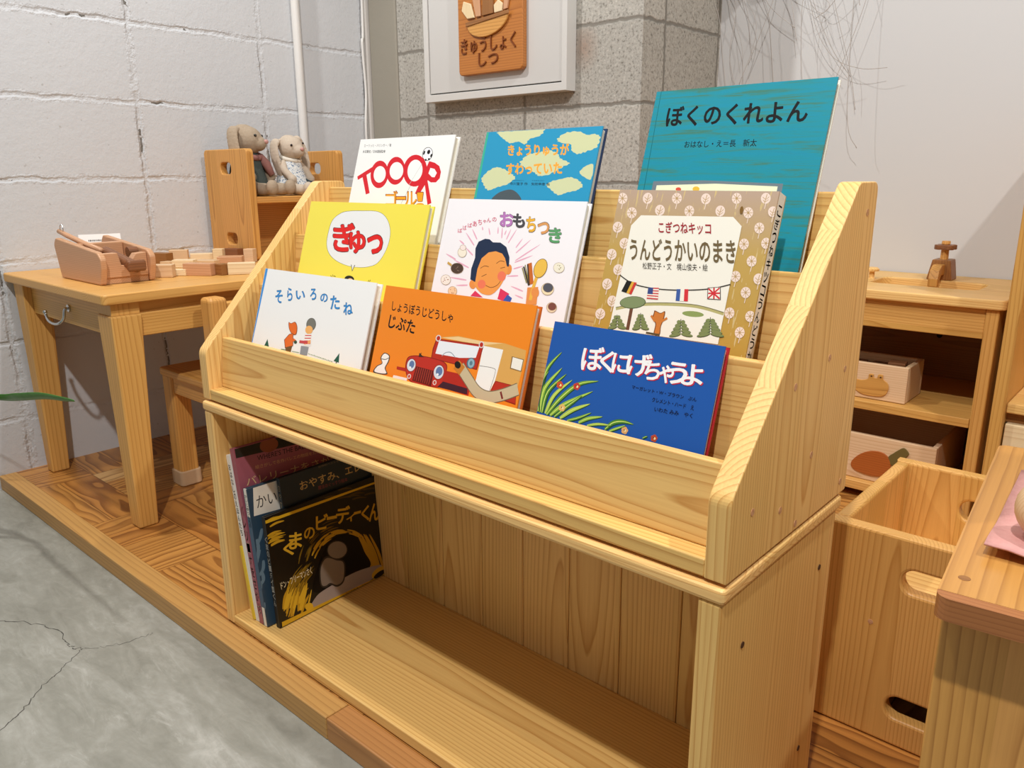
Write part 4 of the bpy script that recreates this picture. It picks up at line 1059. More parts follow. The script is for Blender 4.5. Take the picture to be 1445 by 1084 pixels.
  ('T','#7c2018','ル',[138.6,158.6,168.4,158.9,145.6,134.3],0.035),
  ('T','#f0a01c','ル',[140.3,157.5,167.4,157.8,146.7,135.5],0.02),
  ('T','#7c2018','！',[166.5,157.8,185.1,158,173,134.9],0.035),
  ('T','#f0a01c','！',[168.1,156.7,184.1,156.9,174,136],0.02),
 ],
 'dino':[
  ('P','#3fae8c',[0.4,249.1,4.1,248.7,4.4,150,0.2,150.2]),
  ('K','#cdd0a2',[23.5,247,53.3,247,82,247.3,108.3,247.5,102.8,238.8,85.3,234.4,78.6,227.3,65.1,231.4,49.9,229.7,36.4,236,25.7,242.4]),
  ('K','#cdd0a2',[135.3,232,147.2,240.7,169.4,241.5,184.1,236.5,195.5,237.5,205.2,233.3,204.1,220.9,187.8,214.6,175.1,211.4,163.6,216.5,159.8,224.9,145.4,226.8]),
  ('K','#cdd0a2',[76.7,201.1,89,212.5,108.8,215,126.4,217.4,142.2,211.4,147.1,205.7,163.4,199.9,153.5,194.4,134.6,184.8,115.2,182.7,104.7,187.8,88.2,193.7]),
  ('K','#cdd0a2',[8.1,177.8,16.6,188.3,31.1,195,47.8,192.6,65.5,185.1,72.8,179.2,59.5,170.3,40.9,165.8,25.8,161.5,15.7,168.7]),
  ('K','#cdd0a2',[132.3,169.2,140.7,174.9,157.5,178.4,170.8,180.4,187.4,174.9,193.3,168.1,183.7,162.6,169.1,159.7,156,156.1,143.9,162.2]),
  ('K','#cdd0a2',[183.6,187.3,192.5,195.4,203.4,196.6,204.3,177.7,190.8,181.8]),
  ('C','#4e585c',[38,146.3,45.1,157.2,65.4,163,79.9,159.5,92,149.4,85.3,145.7]),
  ('T','#f2a63e','きょうりゅうが',[46.4,228,156.8,226.4,50.9,211],0.065),
  ('T','#f2a63e','すわっていた',[50.4,200.6,150.9,201.2,54.8,184],0.065),
  ('T','#1a2830','市川宣子 作\u3000矢吹申彦 画',[64.6,173.6,136.7,172.9,65.7,169.3],0.02),
  ('T','#1a2830','いちかわのぶこ\u3000\u3000\u3000\u3000やぶきのぶひこ',[68,176.8,126.8,176.4,68.4,175.4],0.01),
 ],
 'teal':[
  ('P','#0f6a72',[5.9,287.3,6.8,287.2,10.2,159.9,9.1,159.9]),
  ('P','#6f7c84',[20.9,175.1,88.6,176.2,185,172.6,186,128.4,20.4,124.8]),
  ('P','#e9ecc8',[26.6,170.1,105,172.4,179.5,169.5,180.2,128.2,26.2,125]),
  ('E','#d8503c',[57.6,165.4,3.8,0,0.6,-2.5],10),
  ('E','#e3b83c',[80.9,166,4.7,0.1,0.7,-3.1],10),
  ('T','#0e0e10','ぼくのくれよん',[19.6,267.3,194.9,264.6,22,242.2],0.045),
  ('T','#0e0e10','おはなし・え＝長\u3000新太',[53.1,223.9,144.4,223.3,53.9,215.4],0.015),
 ],
 'bear':[
  ('B','#c99a22',4.88,[27.8,9.2,36.6,30,50.5,44.2]),
  ('B','#c99a22',5.35,[16.6,28.8,26.2,49.1,41.6,62.5]),
  ('B','#c99a22',3.17,[22.8,40.7,33.5,60.6,47,74.9]),
  ('B','#c99a22',3.05,[42.8,0.8,52.8,21.4,66.8,35.7]),
  ('B','#c99a22',3.48,[10.6,31,17.1,52.6,30,67]),
  ('B','#c99a22',3.79,[11.5,32.9,20,53.5,36.8,66.3]),
  ('B','#c99a22',5.09,[32.8,21.9,42.7,42.3,55,57.2]),
  ('B','#c99a22',4.12,[43.2,-0.4,54.2,19.6,68.1,34]),
  ('B','#c99a22',4.11,[19.3,35.4,25.8,57,44.1,69.3]),
  ('B','#c99a22',4.65,[40.7,22.3,52.4,42,66.8,56.2]),
  ('B','#c99a22',2.73,[15.6,15.4,24.3,36.1,42.3,48.3]),
  ('B','#c99a22',4.47,[12.2,26.8,22.5,46.6,32.2,62.5]),
  ('B','#c99a22',3.2,[19.6,11.7,30,31.6,38.5,48.1]),
  ('B','#c99a22',3.78,[15.9,44.9,26.4,64.7,35.1,81]),
  ('B','#c99a22',5.27,[27.4,35.2,37.7,55.3,46.4,71.7]),
  ('B','#c99a22',5.54,[14.7,32.9,22,54.1,34.8,68.6]),
  ('B','#c99a22',7.1,[39.6,25.7,50.8,45.6,59.6,62.2]),
  ('B','#c99a22',4.62,[39.7,13.7,46.6,35.6,67.2,47]),
  ('B','#c99a22',3.73,[17.9,19.1,25.9,40.2,38.4,54.8]),
  ('B','#c99a22',3.03,[13,28,20.4,49.2,36.1,62.4]),
  ('B','#c99a22',4.44,[23.9,9.8,32.8,30.6,47.1,44.5]),
  ('B','#c99a22',6.58,[18.3,40.5,29.4,60.1,43.5,74.2]),
  ('B','#c99a22',3.82,[15.7,21.3,27,40.8,35.2,57.4]),
  ('B','#c99a22',7.14,[40.9,14.5,49.6,35.6,60,51.4]),
  ('B','#c99a22',3.01,[45.6,25.3,55.9,45.7,66.2,61.7]),
  ('B','#c99a22',6.45,[32.2,29.4,39.4,51,56.9,63.7]),
  ('B','#e2b52c',3.65,[24.4,26.5,33.1,45.1,39.3,60.3]),
  ('B','#e2b52c',7.91,[44.5,26.3,53.2,45.1,59.5,60.4]),
  ('B','#e2b52c',8.05,[25.6,43,34.3,61.6,40.4,76.8]),
  ('B','#e2b52c',4.7,[37.2,36.5,45.9,55.2,52.1,70.5]),
  ('B','#e2b52c',4.21,[31.2,23.1,39.9,41.7,46.1,57]),
  ('B','#e2b52c',4.01,[29.5,13.8,38.1,32.4,44.4,47.7]),
  ('B','#e2b52c',8.66,[44.8,13.1,53.5,31.9,59.8,47.3]),
  ('B','#e2b52c',6.31,[22.5,43.8,31.1,62.3,37.3,77.5]),
  ('B','#e2b52c',3.53,[57.3,7,66.2,25.9,72.6,41.5]),
  ('B','#e2b52c',8.2,[14.2,28.8,22.8,47.2,28.9,62.4]),
  ('B','#e2b52c',6.08,[50,22.6,58.8,41.4,65.2,56.8]),
  ('B','#e2b52c',8.39,[17.2,30.3,25.8,48.7,31.9,63.9]),
  ('B','#c99a22',3.94,[82.4,102.4,90.3,111.6,100.2,118.7]),
  ('B','#c99a22',3.88,[88.5,113.9,98.7,121.3,110.5,126.3]),
  ('B','#c99a22',2.91,[99,121.2,110.8,126.2,123.9,128.6]),
  ('B','#c99a22',4.64,[131.6,127.1,145.7,125.5,160.1,121.2]),
  ('B','#c99a22',4.46,[113.5,122.2,126,124.3,139.3,123.9]),
  ('B','#c99a22',3.02,[112.5,121.6,124.8,123.9,138.1,123.8]),
  ('B','#c99a22',2.1,[103.2,125,115.8,129,129.6,130.4]),
  ('B','#c99a22',4.51,[99.7,111.4,109.9,116.8,121.3,119.9]),
  ('B','#c99a22',4.05,[113.8,119,125.8,121.3,138.6,121.1]),
  ('B','#c99a22',4.61,[176.1,112.6,189.4,103.1,201.5,91.5]),
  ('B','#c99a22',1.96,[111.4,119,123.2,121.7,136,121.9]),
  ('B','#c99a22',2.56,[101.4,114.7,112.2,119.5,124.2,122]),
  ('B','#c99a22',3.65,[87.2,95.2,94.1,103.9,102.8,110.7]),
  ('B','#c99a22',1.97,[147.1,123.4,161.1,119,174.9,112.1]),
  ('B','#c99a22',2.61,[165.3,120.9,179.6,113.1,193.2,102.9]),
  ('B','#c99a22',3.92,[128.1,128.7,142.3,127.7,156.9,124]),
  ('B','#c99a22',2.85,[107.2,112,117.7,115.9,129.2,117.5]),
  ('B','#c99a22',3.11,[87.4,112.9,97.4,120.5,109,125.8]),
  ('B','#c99a22',4.59,[136.4,123.5,150,121.2,163.8,116.3]),
  ('B','#c99a22',2.99,[168.1,112.8,181.1,104.9,193.2,94.8]),
  ('B','#c99a22',4.3,[86.3,106.8,95.2,114.9,105.8,121]),
  ('B','#c99a22',4.88,[150,114.6,162.6,110.1,174.9,103.3]),
  ('B','#c99a22',5.37,[220.5,16.6,211.4,59.4,195.5,101.4]),
  ('B','#c99a22',4.15,[225.7,14.5,216.5,57.4,200.5,99.6]),
  ('B','#c99a22',6.19,[228.7,13.3,219.4,56.2,203.3,98.5]),
  ('B','#c99a22',4.72,[241.7,7.9,232.2,51.3,215.9,93.9]),
  ('B','#c99a22',8.07,[227.1,13.9,217.9,56.8,201.9,99.1]),
  ('B','#c99a22',3.44,[211.5,20.3,202.5,62.8,186.9,104.6]),
  ('B','#c99a22',7.41,[211.9,20.2,202.9,62.7,187.2,104.5]),
  ('B','#c99a22',6.7,[231.5,12.1,222.2,55.1,206.1,97.5]),
  ('B','#c99a22',4.69,[239.9,8.7,230.4,52,214.1,94.5]),
  ('B','#c99a22',3.17,[215.4,18.7,206.3,61.3,190.6,103.2]),
  ('B','#c99a22',5.31,[211.3,20.4,202.3,62.9,186.6,104.7]),
  ('B','#c99a22',7.2,[219.1,17.2,210,59.9,194.2,101.9]),
  ('B','#c99a22',3.79,[212.1,20.1,203.1,62.6,187.4,104.4]),
  ('B','#c99a22',6.3,[226.9,14,217.7,56.9,201.6,99.1]),
  ('B','#c99a22',3.29,[3.2,158,16.6,159.8,31.4,157.7]),
  ('B','#c99a22',4.15,[7.7,184.8,21.1,186.8,36,184.9]),
  ('B','#c99a22',2.81,[1.3,195.8,14.5,197.9,29.2,196.2]),
  ('B','#c99a22',2.88,[8.3,185.5,21.7,187.5,36.6,185.7]),
  ('B','#c99a22',2.37,[-0.8,164.7,12.5,166.5,27.3,164.5]),
  ('B','#c99a22',3.0,[2.9,160.5,16.3,162.4,31.1,160.3]),
  ('B','#c99a22',2.69,[4.7,152.8,18,154.6,32.9,152.5]),
  ('B','#c99a22',1.88,[8.1,160.2,21.5,162,36.4,159.9]),
  ('B','#c99a22',1.94,[1.4,167.2,14.6,169.1,29.4,167.1]),
  ('B','#c99a22',3.97,[0.6,170.2,13.8,172.1,28.6,170.1]),
  ('B','#c99a22',3.97,[4.5,151.1,17.8,152.9,32.7,150.7]),
  ('B','#c99a22',2.85,[7.2,184.7,20.5,186.7,35.4,184.9]),
  ('B','#c99a22',3.53,[6.8,164.4,20.2,166.3,35.1,164.3]),
  ('B','#c99a22',3.48,[-4.1,156.5,9.1,158.3,23.8,156.2]),
  ('B','#54421a',3.78,[214,173.4,231.3,171.6,249.6,165.7]),
  ('B','#54421a',3.1,[149.8,186.7,165.9,185,182.9,179.5]),
  ('B','#54421a',3.24,[154.7,202,170.8,200.5,187.9,195.1]),
  ('B','#54421a',2.39,[171.8,182.4,188.3,180.7,205.7,175]),
  ('B','#54421a',2.34,[123.4,197.4,139,195.9,155.4,190.5]),
  ('B','#54421a',1.6,[197.5,186.4,214.5,184.7,232.3,179]),
  ('B','#54421a',2.21,[196.4,187.4,213.4,185.7,231.2,180]),
  ('B','#54421a',1.72,[168.7,184.3,185.1,182.6,202.5,177]),
  ('B','#54421a',3.32,[184.6,174.4,201.4,172.7,219.1,166.9]),
  ('B','#54421a',2.59,[212.5,183.4,229.7,181.7,247.9,175.9]),
  ('B','#54421a',1.88,[170.9,192.5,187.3,190.9,204.7,185.4]),
  ('B','#54421a',3.08,[180.9,184.5,197.6,182.8,215.2,177.1]),
  ('B','#8a6a1a',2.95,[38,58,51.5,75.5,71.4,88]),
  ('B','#8a6a1a',2.07,[46.1,41.2,59.7,58.8,79.9,71.2]),
  ('B','#8a6a1a',1.72,[46.1,39.7,59.7,57.3,79.9,69.7]),
  ('B','#8a6a1a',2.31,[38.8,60.1,52.3,77.7,72.2,90.2]),
  ('B','#8a6a1a',2.33,[35.1,52.7,48.5,70.2,68.4,82.6]),
  ('B','#8a6a1a',1.34,[51.7,47.5,65.4,65.1,85.6,77.6]),
  ('B','#8a6a1a',2.1,[45.6,49,59.2,66.7,79.3,79.1]),
  ('B','#8a6a1a',2.28,[43.3,61.2,56.8,78.8,76.9,91.3]),
  ('B','#8a6a1a',2.33,[30.9,46.6,44.3,64.1,64.1,76.4]),
  ('B','#8a6a1a',3.11,[27.4,59,40.8,76.4,60.5,88.8]),
  ('B','#8a6a1a',1.51,[32,49.3,45.5,66.8,65.3,79.2]),
  ('B','#8a6a1a',3.12,[35,59.1,48.5,76.7,68.4,89.1]),
  ('B','#8a6a1a',1.65,[38.1,44.2,51.6,61.7,71.6,74.1]),
  ('B','#8a6a1a',1.54,[46.5,60.8,60.1,78.4,80.2,91]),
  ('B','#8a6a1a',1.64,[25.3,55.1,38.7,72.5,58.3,84.9]),
  ('B','#8a6a1a',1.9,[29.9,54.6,43.3,72.1,63.1,84.5]),
  ('B','#8a6a1a',1.49,[44.5,59.4,58.1,77,78.1,89.6]),
  ('B','#8a6a1a',2.28,[27.6,65,41,82.5,60.7,94.9]),
  ('B','#8a6a1a',2.32,[33.5,58.5,46.9,76,66.8,88.4]),
  ('B','#8a6a1a',2.07,[37.4,61.6,50.8,79.2,70.8,91.7]),
  ('B','#8a6a1a',1.69,[39.4,50,53,67.6,72.9,80]),
  ('B','#8a6a1a',2.36,[47.2,47.2,60.8,64.9,81,77.3]),
  ('B','#8a6a1a',2.97,[25.3,53.9,38.7,71.3,58.4,83.7]),
  ('B','#8a6a1a',2.99,[49.9,52.7,63.6,70.4,83.8,82.9]),
  ('B','#7a5e18',1.55,[68.4,95.7,73.1,105.3,80.3,115]),
  ('B','#7a5e18',2.68,[71,97.1,76,106.3,83.5,115.5]),
  ('B','#7a5e18',1.43,[74.8,109.6,81.5,117.7,90.9,125.4]),
  ('B','#7a5e18',1.19,[67.6,104.9,73.6,114.3,82.1,123.5]),
  ('B','#7a5e18',2.42,[110.9,137.6,122.6,139.3,136.7,139]),
  ('B','#7a5e18',2.24,[121.2,134.6,132.8,134.9,146.5,133]),
  ('B','#7a5e18',2.12,[54.7,105.8,60.4,117.1,69,128.4]),
  ('B','#7a5e18',1.21,[78.8,131,88.6,137.7,101.2,143.3]),
  ('B','#7a5e18',1.85,[77.8,110.9,84.8,118.6,94.4,125.7]),
  ('B','#7a5e18',1.2,[115.5,129.9,126.3,131.2,139.2,130.7]),
  ('B','#7a5e18',1.93,[81,127,90.3,133.6,102.3,139.1]),
  ('B','#7a5e18',1.32,[108.2,132.1,119,134.4,132.2,135]),
  ('B','#7a5e18',2.38,[53,98.5,57.7,110.3,65.2,122.4]),
  ('B','#7a5e18',1.22,[112.2,150.6,125.7,151.7,141.8,150.4]),
  ('B','#7a5e18',1.8,[72,108.1,78.5,116.8,87.5,125]),
  ('B','#7a5e18',1.8,[83,124.5,92,130.8,103.7,136.2]),
  ('B','#7a5e18',2.08,[118.4,145.7,131.4,146,146.9,144]),
  ('B','#7a5e18',2.45,[106.1,137.5,117.6,140,131.5,140.5]),
  ('C','#08070a',[76.5,34.8,96.8,85.8,124.6,113.9,157.4,115.5,185.9,97.9,198.6,64.3,207.4,29.3,139.4,26.3]),
  ('C','#a99a92',[65.3,0.6,80.1,24,118.2,30.7,174.1,33.3,231.9,23.8,230.3,12.6,211,3.3,135.6,-0.5]),
  ('S','#d4a51e',10.02,[4.7,1.7,124.1,-4,264.9,-7.7]),
  ('P','#dcae24',[4.9,9.2,264.5,-0.5,265.3,-13.9,4.8,-4.2]),
  ('P','#dcae24',[-5.8,198,257.7,190.4,257.2,186.7,-5.3,192.4]),
  ('E','#e2b52c',[62.9,12.3,8.7,-1.8,1,-7.5],20),
  ('E','#e2b52c',[229.8,8.8,19.5,2.9,5.7,-10.4],20),
  ('E','#241c10',[229.4,5.5,15.4,2.3,2.8,-5.2],20),
  ('C','#3c342c',[92.1,41.8,94.9,72.8,110.5,89.5,132.7,76.1,151,61.7,145.3,28.6,128.9,22.3,113.1,32.9,102.2,31.9]),
  ('C','#8b7c6e',[94.8,42.5,97.4,71.8,111.6,85.8,132.3,73.4,147.7,61.6,142.9,31.5,128.4,26.3,113.6,36.4,102.7,35.4]),
  ('E','#3c342c',[137.6,91.8,23.2,-5.4,1.2,-18.8],20),
  ('E','#8b7c6e',[137.6,91.8,21.1,-4.9,1.1,-16.9],20),
  ('T','#d6a62a','く',[28.7,149.2,50.3,144.5,24.8,123.3],0.045),
  ('T','#d6a62a','ま',[41.9,160.3,68.5,154,37.5,130.6],0.045),
  ('T','#d6a62a','の',[73.1,158.1,95.7,153.5,69.9,136.7],0.045),
  ('T','#d6a62a','ビ',[100.6,172.7,126.9,167.2,96.5,144.7],0.045),
  ('T','#d6a62a','ー',[123.4,161.2,145.8,157,122.5,155.2],0.045),
  ('T','#d6a62a','デ',[145.8,172.5,177.7,165.4,141.2,140.3],0.045),
  ('T','#d6a62a','ィ',[166.5,148.9,185.2,146.1,164.7,135.6],0.045),
  ('T','#d6a62a','ー',[184.5,149.2,201.3,147.2,183.7,143.8],0.045),
  ('T','#d6a62a','く',[203.4,154,222.7,151.2,199.3,124.2],0.045),
  ('T','#d6a62a','ん',[221.7,152.5,248.4,147.4,217,117.9],0.045),
  ('T','#e2d6b0','ドン・フリーマンさく',[11.8,80.5,77.4,83.6,12.6,67],0.03),
  ('T','#7a5a18','まつおか きょうこやく',[144.6,4.1,203.6,1.1,145,-1.3],0),
 ],
 'navy':[
  ('T','#c8a868','おやすみ、エレン',[38.2,238.8,193.7,235.4,38.7,222.1],0.02),
  ('T','#9a4a4c','魔法のぐっすり絵本',[74.9,219.6,140.4,216.2,75.3,211.9],0.01),
  ('T','#8a7a5c','世界的ベストセラー',[80.6,255,139.3,253.4,81.1,251.3],0),
 ],
 'kaiju':[
  ('P','#e6dfd0',[12.2,249.1,227,247.5,220.7,186.7,6.1,200.9]),
  ('T','#1a1a22','かいじゅうたちのいるところ',[14.9,233.3,280.4,227.2,13.9,210.9],0.01),
  ('B','#6c8290',6.38,[16.9,175.2,11.2,160.2,1.8,146.5]),
  ('B','#6c8290',6.24,[4.8,160.3,5.2,143.1,-1.2,128.4]),
  ('B','#6c8290',6.38,[7.2,140.2,0.4,125.7,-4.1,110.3]),
  ('B','#6c8290',6.34,[10.8,119.6,7.4,103.6,-7,92.1]),
  ('B','#6c8290',6.42,[4.6,102.5,5.2,85,-10,73.8]),
  ('B','#6c8290',6.34,[0.4,84.7,-3.5,69,-12.9,55.6]),
  ('B','#6c8290',6.47,[-3.1,66.6,-5.2,50.1,-15.9,37.3]),
  ('B','#6c8290',6.4,[0.5,45.5,-4.4,30,-18.8,18.9]),
 ],
 'pink':[
  ('P','#2a2620',[2.2,316.1,200.6,314.3,198.9,289.9,2.2,299.7]),
  ('E','#8a4a30',[65.9,306.5,17.7,1.2,2.4,-12.7],20),
  ('T','#2c1c28',"WHERE'S THE BALLERINA?",[40.4,294.3,175.2,289.1,39.7,285.2],0.015),
  ('T','#d8a878','絵さがしで名作バレエの物語をたのしもう',[33.5,278.6,187.7,271.1,33.6,271.8],0.0),
  ('T','#dcc088','バレリーナをさがせ！',[12.8,262.4,211.4,254.3,12.8,247.8],0.01),
 ],
 'white':[
 ],
 'yellow':[
 ],
}
# ================================================================== setting
PX0=-1.115; PZ=-.038
fl=MB(); fl.faces([(-2.2,-2.6,PZ),(3.4,-2.6,PZ),(3.4,2.2,PZ),(-2.2,2.2,PZ)],[(0,1,2,3)])
rnd=random.Random(4)
def crack(pts,w):
    p=catmull(pts,8,False); L=[];Rr=[]
    for i,(x,y) in enumerate(p):
        x+=rnd.uniform(-.004,.004); y+=rnd.uniform(-.004,.004); ww=w*rnd.uniform(.4,1.2)*(1 if 0<i<len(p)-1 else .1)
        d=Vector(p[min(i+1,len(p)-1)])-Vector(p[max(i-1,0)]); nrm=Vector((-d.y,d.x)).normalized()*ww
        L.append((x+nrm.x,y+nrm.y,PZ+.0004)); Rr.append((x-nrm.x,y-nrm.y,PZ+.0004))
    n=len(L); fl.faces(L+Rr,[(i,i+1,n+i+1,n+i) for i in range(n-1)],1)
crack([(-.50,-.30),(-.385,-.255),(-.34,-.227),(-.274,-.20),(-.211,-.198),(-.18,-.199),(-.165,-.189)],.0009)
crack([(-.165,-.189),(-.139,-.158),(-.121,-.103),(-.12,-.084)],.0005)
crack([(-.165,-.189),(-.13,-.238),(-.10,-.276),(-.061,-.319),(-.036,-.356),(.0,-.45)],.0008)
struct(fl.obj('floor',[concrete_floor(),flat('#4e4a44',.9)]))
WL=blockwall('painted_block_wall','#d2d3d4','#c8c9cb','#77736d','Y','Z',.045,.4055,.145,.2085,0,.0075)
struct(box(-1.3,PX0,-1.3,1.75,PZ,2.9).obj('wall_left',WL))
GB=blockwall('grey_concrete_blocks','#bdb9b0','#b0aba1','#88837a','X','Z',-.387,.424,.752,.209,0,.007,stain=((-.170,1.28,1.115),(18,1,13)),painted=False)
GS=blockwall('grey_concrete_blocks_side','#b6b1a7','#a9a398','#7f7a71','Y','Z',1.39,.30,.752,.209,0,.007,painted=False)
wb=MB(); wb.box(-.95,.02,1.28,1.76,PZ,2.9); 
for f in wb.bm.faces: f.material_index=1 if f.calc_center_median().x>0 else 0
struct(wb.obj('wall_back',[GB,GS]))
struct(box(PX0+.022,-.952,1.274,1.76,PZ,2.9).obj('trim_1',plaster('concrete_post','#a39d90','#8f897c',40,.35,.85),bevel=.006))
struct(box(.0,2.7,1.70,1.80,PZ,2.9).obj('wall_right',plaster('white_plaster','#d2d1d0','#cbcac8',60,.06)))
struct(MB().box(PX0,PX0+.021,1.262,1.30,PZ,2.9).obj('trim_2',plaster('painted_corner_strip','#cdc8c2','#bcb7b0',30,.3),bevel=.006))
# conduit pipe and cable on the left wall
o=MB().cyl((-1.099,.985,PZ),(-1.099,.985,2.88),.0135).obj('conduit_pipe',flat('#dcd9d4',.45),loc=None,smooth=False)
tag(o,'white painted conduit pipe running up the white block wall','pipe')
o=MB().path(catmull([(-1.103,1.262,2.85),(-1.103,1.258,1.40),(-1.10,1.248,1.22),(-1.103,1.256,1.06),(-1.10,1.246,.94),(-1.103,1.25,.75),(-1.103,1.256,.1)],8,False),.0045,8).obj('cable',flat('#e2dfda',.5),smooth=True)
tag(o,'thin white cable hanging in the corner beside the concrete post','cable')
# ================================================================== display platform
t=thing('display_platform','low wooden parquet platform with a light edge strip on the concrete floor','platform',(0,.8,PZ))
MB().prism([(PX0,.0015),(2.4,.0015),(2.4,1.699),(.021,1.699),(.021,1.2735),(PX0,1.2735)],'z',PZ,-.0003).obj('parquet_deck',parquet(),t)
EW=wood('edge','X','Y',.2,60,.2,.45)
box(PX0,.36,-.04,.0012,PZ,.001).obj('edge_strip',EW,t,bevel=.002)
box(.3612,2.4,-.04,.0012,PZ,.001).obj('edge_strip',wood('strip','X','Y',.2,60,.2,.45),t,bevel=.002)
# ================================================================== lower shelf unit
UW=.95
PV=wood('pale','Z','Y',.072); PH=wood('pale','X','Y',.085); PF=wood('pale','X','Z',.12)
TH=.4136
t=thing('open_shelf_unit','long low open wooden shelf unit standing on the parquet, face-out book rack on top','shelf',(.475,.14,0))
box(0,UW+.001,0,.2945,TH-.0165,TH).obj('top_board',wood('pale','X','Y',.1,95,.2),t,bevel=.0045)
for x0,x1 in ((.002,.026),(UW-.026,UW-.002)):
    sp=box(x0,x1,.002,.288,.001,TH-.0168).obj('side_panel',PV,t,bevel=.003)
for y,z in ((.054,.332),(.249,.337),(.242,.095),(.05,.09)): MB().cyl((UW-.0022,y,z),(UW-.0012,y,z),.0034,n=14).obj('screw_hole',flat('#4c2e14',.8),t)
box(.0262,UW-.0262,.0025,.272,.001,.0185).obj('bottom_board',wood('pale','X','Y',.17,95,.2),t,bevel=.002)
bp=MB()
xs=[.0262,.10,.19,.287,.384,.476,.57,.665,.764,.86,UW-.0262]
for a,b in zip(xs[:-1],xs[1:]): bp.box(a+.0006,b-.0006,.272,.282,.002,TH-.017)
bp.box(.0262,UW-.0262,.2775,.283,.002,TH-.017)
bp.obj('back_panel',wood('pale','Z','X',.0955,95,.22),t,bevel=.001,seg=1)
# ================================================================== face-out book rack
RZ=TH+.0035
t=thing('book_display_rack','three-tier face-out wooden book rack with sloped sides set on the open shelf unit','book rack',(.475,.15,TH))
yf,yb,yt,zt,hf=.0043,.3035,.2477,.7673,.4985
prof=roundpoly([(yf,RZ),(yb,RZ),(yb,zt),(yt,zt),(yf,hf)],[.002,.004,.012,.016,.02])
for x0,x1 in ((0,.0225),(UW-.0225,UW)):
    s=MB().prism(prof,'x',x0,x1).obj('side_panel',wood('pale','Z','Y',.062,105,.16,fold=.0345),t,bevel=.005,seg=4)
    for y,z in ((.209,.592),(.259,.571),(.125,.578),(.049,.474),(.114,.454),(.184,.493),(.283,.433),(.157,.425),(.277,.736)):
        xx=x1 if x0>.1 else x0; MB().cyl((xx-.0006,y,z),(xx+.0003,y,z),.0038,n=14).obj('screw_plug',wood('toy','X','Y',.1),t)
X0,X1=.0225,UW-.0225
for x in (.03,UW-.03):
    for y in (.03,.27): MB().cyl((x,y,TH+.0002),(x,y,RZ+.0005),.012,n=16).obj('felt_pad',flat('#6a4c2c',.9),t)
box(X0,X1,yf+.001,.11,RZ,.4356).obj('base_board',PH,t,bevel=.002)
def board(y0,z0,y1,z1,th,name,mt):   # leaning board, front face from bottom (y0,z0) to top (y1,z1)
    d=Vector((y1-y0,z1-z0)).normalized(); nrm=Vector((d.y,-d.x)); 
    q=[(y0,z0),(y1,z1),(y1+nrm.x*th,z1+nrm.y*th),(y0+nrm.x*th,z0+nrm.y*th)]
    return MB().prism(q,'x',X0,X1).obj(name,mt,t,bevel=.002)
LW=wood('pale','X','Z',.3,150,.12,wob=.022)
board(.0275,.436,.036,.519,.014,'front_lip',LW)
board(.0985,.436,.113,.600,.014,'tier_board',wood('pale','X','Z',.14,140,.2,wob=.022))
board(.1765,.516,.191,.6785,.014,'tier_board',wood('pale','X','Z',.14,140,.2,wob=.022))
board(.252,.590,.268,.757,.014,'tier_board',wood('pale','X','Z',.14,140,.2,wob=.022))
box(X0,X1,.12,.180,.498,.5135).obj('tier_floor',PH,t); box(X0,X1,.199,.256,.579,.5945).obj('tier_floor',PH,t)
box(X0,X1,.2855,.2965,RZ,.735).obj('back_panel',PF,t)
# ================================================================== books
BMAT={'tooor':'#efeeea','gyu':'#f0df50','omo':'#f1edee','kog':'#b3914c','sora':'#f1f0ed','jibu':'#ee861c','blue':'#1c55a4','dino':'#2a94bc','bear':'#0e0b09','navy':'#1d2c36','kaiju':'#2f4557','pink':'#9c5562','white':'#eeeae0','yellow':'#e4c02c'}
def teal_mat():
    t=NT('print_teal_brushed',.33,.5); P=t.obj(); m=t.node('ShaderNodeMapping',ins={'Scale':(9,30,150)}); t.t.links.new(P,m.inputs[0])
    n=t.noise(m.outputs[0],1,4,.7,.6); t.col(t.ramp(n,[(.36,hexc('#3d7a6c')),(.47,hexc('#1c8a98')),(.6,hexc('#178aa2')),(.75,hexc('#2a7f86'))])); return t.m
def kog_mat():
    t=NT('print_mustard_woodcut',.45,.4); P=t.obj(); m=t.node('ShaderNodeMapping',ins={'Rotation':(0,R(14),0),'Scale':(260,30,30)}); t.t.links.new(P,m.inputs[0])
    n=t.noise(m.outputs[0],1,3,.6); z=t.sep(P)[2]
    base=t.ramp(t.map(z,.08,.25,0,1),[(0,hexc('#b8903a')),(.6,hexc('#bb9a52')),(1,hexc('#b59c88'))])
    t.col(t.mix(t.math('GREATER_THAN',n,.62),base,hexc('#cbb27c'))); return t.m
def fabric_print(h): return flat(h,.32,.5)
BL={
'tooor':('white hardcover picture book lettered TOOOR in red, upper tier at left','white'),
'dino':('blue hardcover picture book with beige clouds and orange title, upper tier','blue'),
'teal':('large teal hardcover picture book with black title, upper tier at right','teal'),
'gyu':('yellow hardcover picture book with red lettering in a white speech bubble','yellow'),
'omo':('white hardcover picture book with a smiling cook under a dark blue cap','white'),
'kog':('mustard patterned picture book with a row of flags, spine at right','mustard'),
'sora':('white picture book with blue spine and blue title, front tier at left','white'),
'jibu':('orange hardcover picture book with a red off-road vehicle, front tier','orange'),
'blue':('dark blue picture book with white title and green grass, front tier at right','blue'),
'bear':('black and yellow picture book with a cave drawing, front of the lower shelf row','black'),
'navy':('dark navy book with gold lettering tucked behind the black cave book','navy'),
'kaiju':('picture book with white top band and grey blue cover beside the pink book','grey'),
'pink':('tall pink picture book with dark top edge in the lower shelf row','pink'),
'white':('thin white spined book left of the pink book in the lower shelf','white'),
'yellow':('short thin yellow spined book at the left end of the lower shelf row','yellow')}
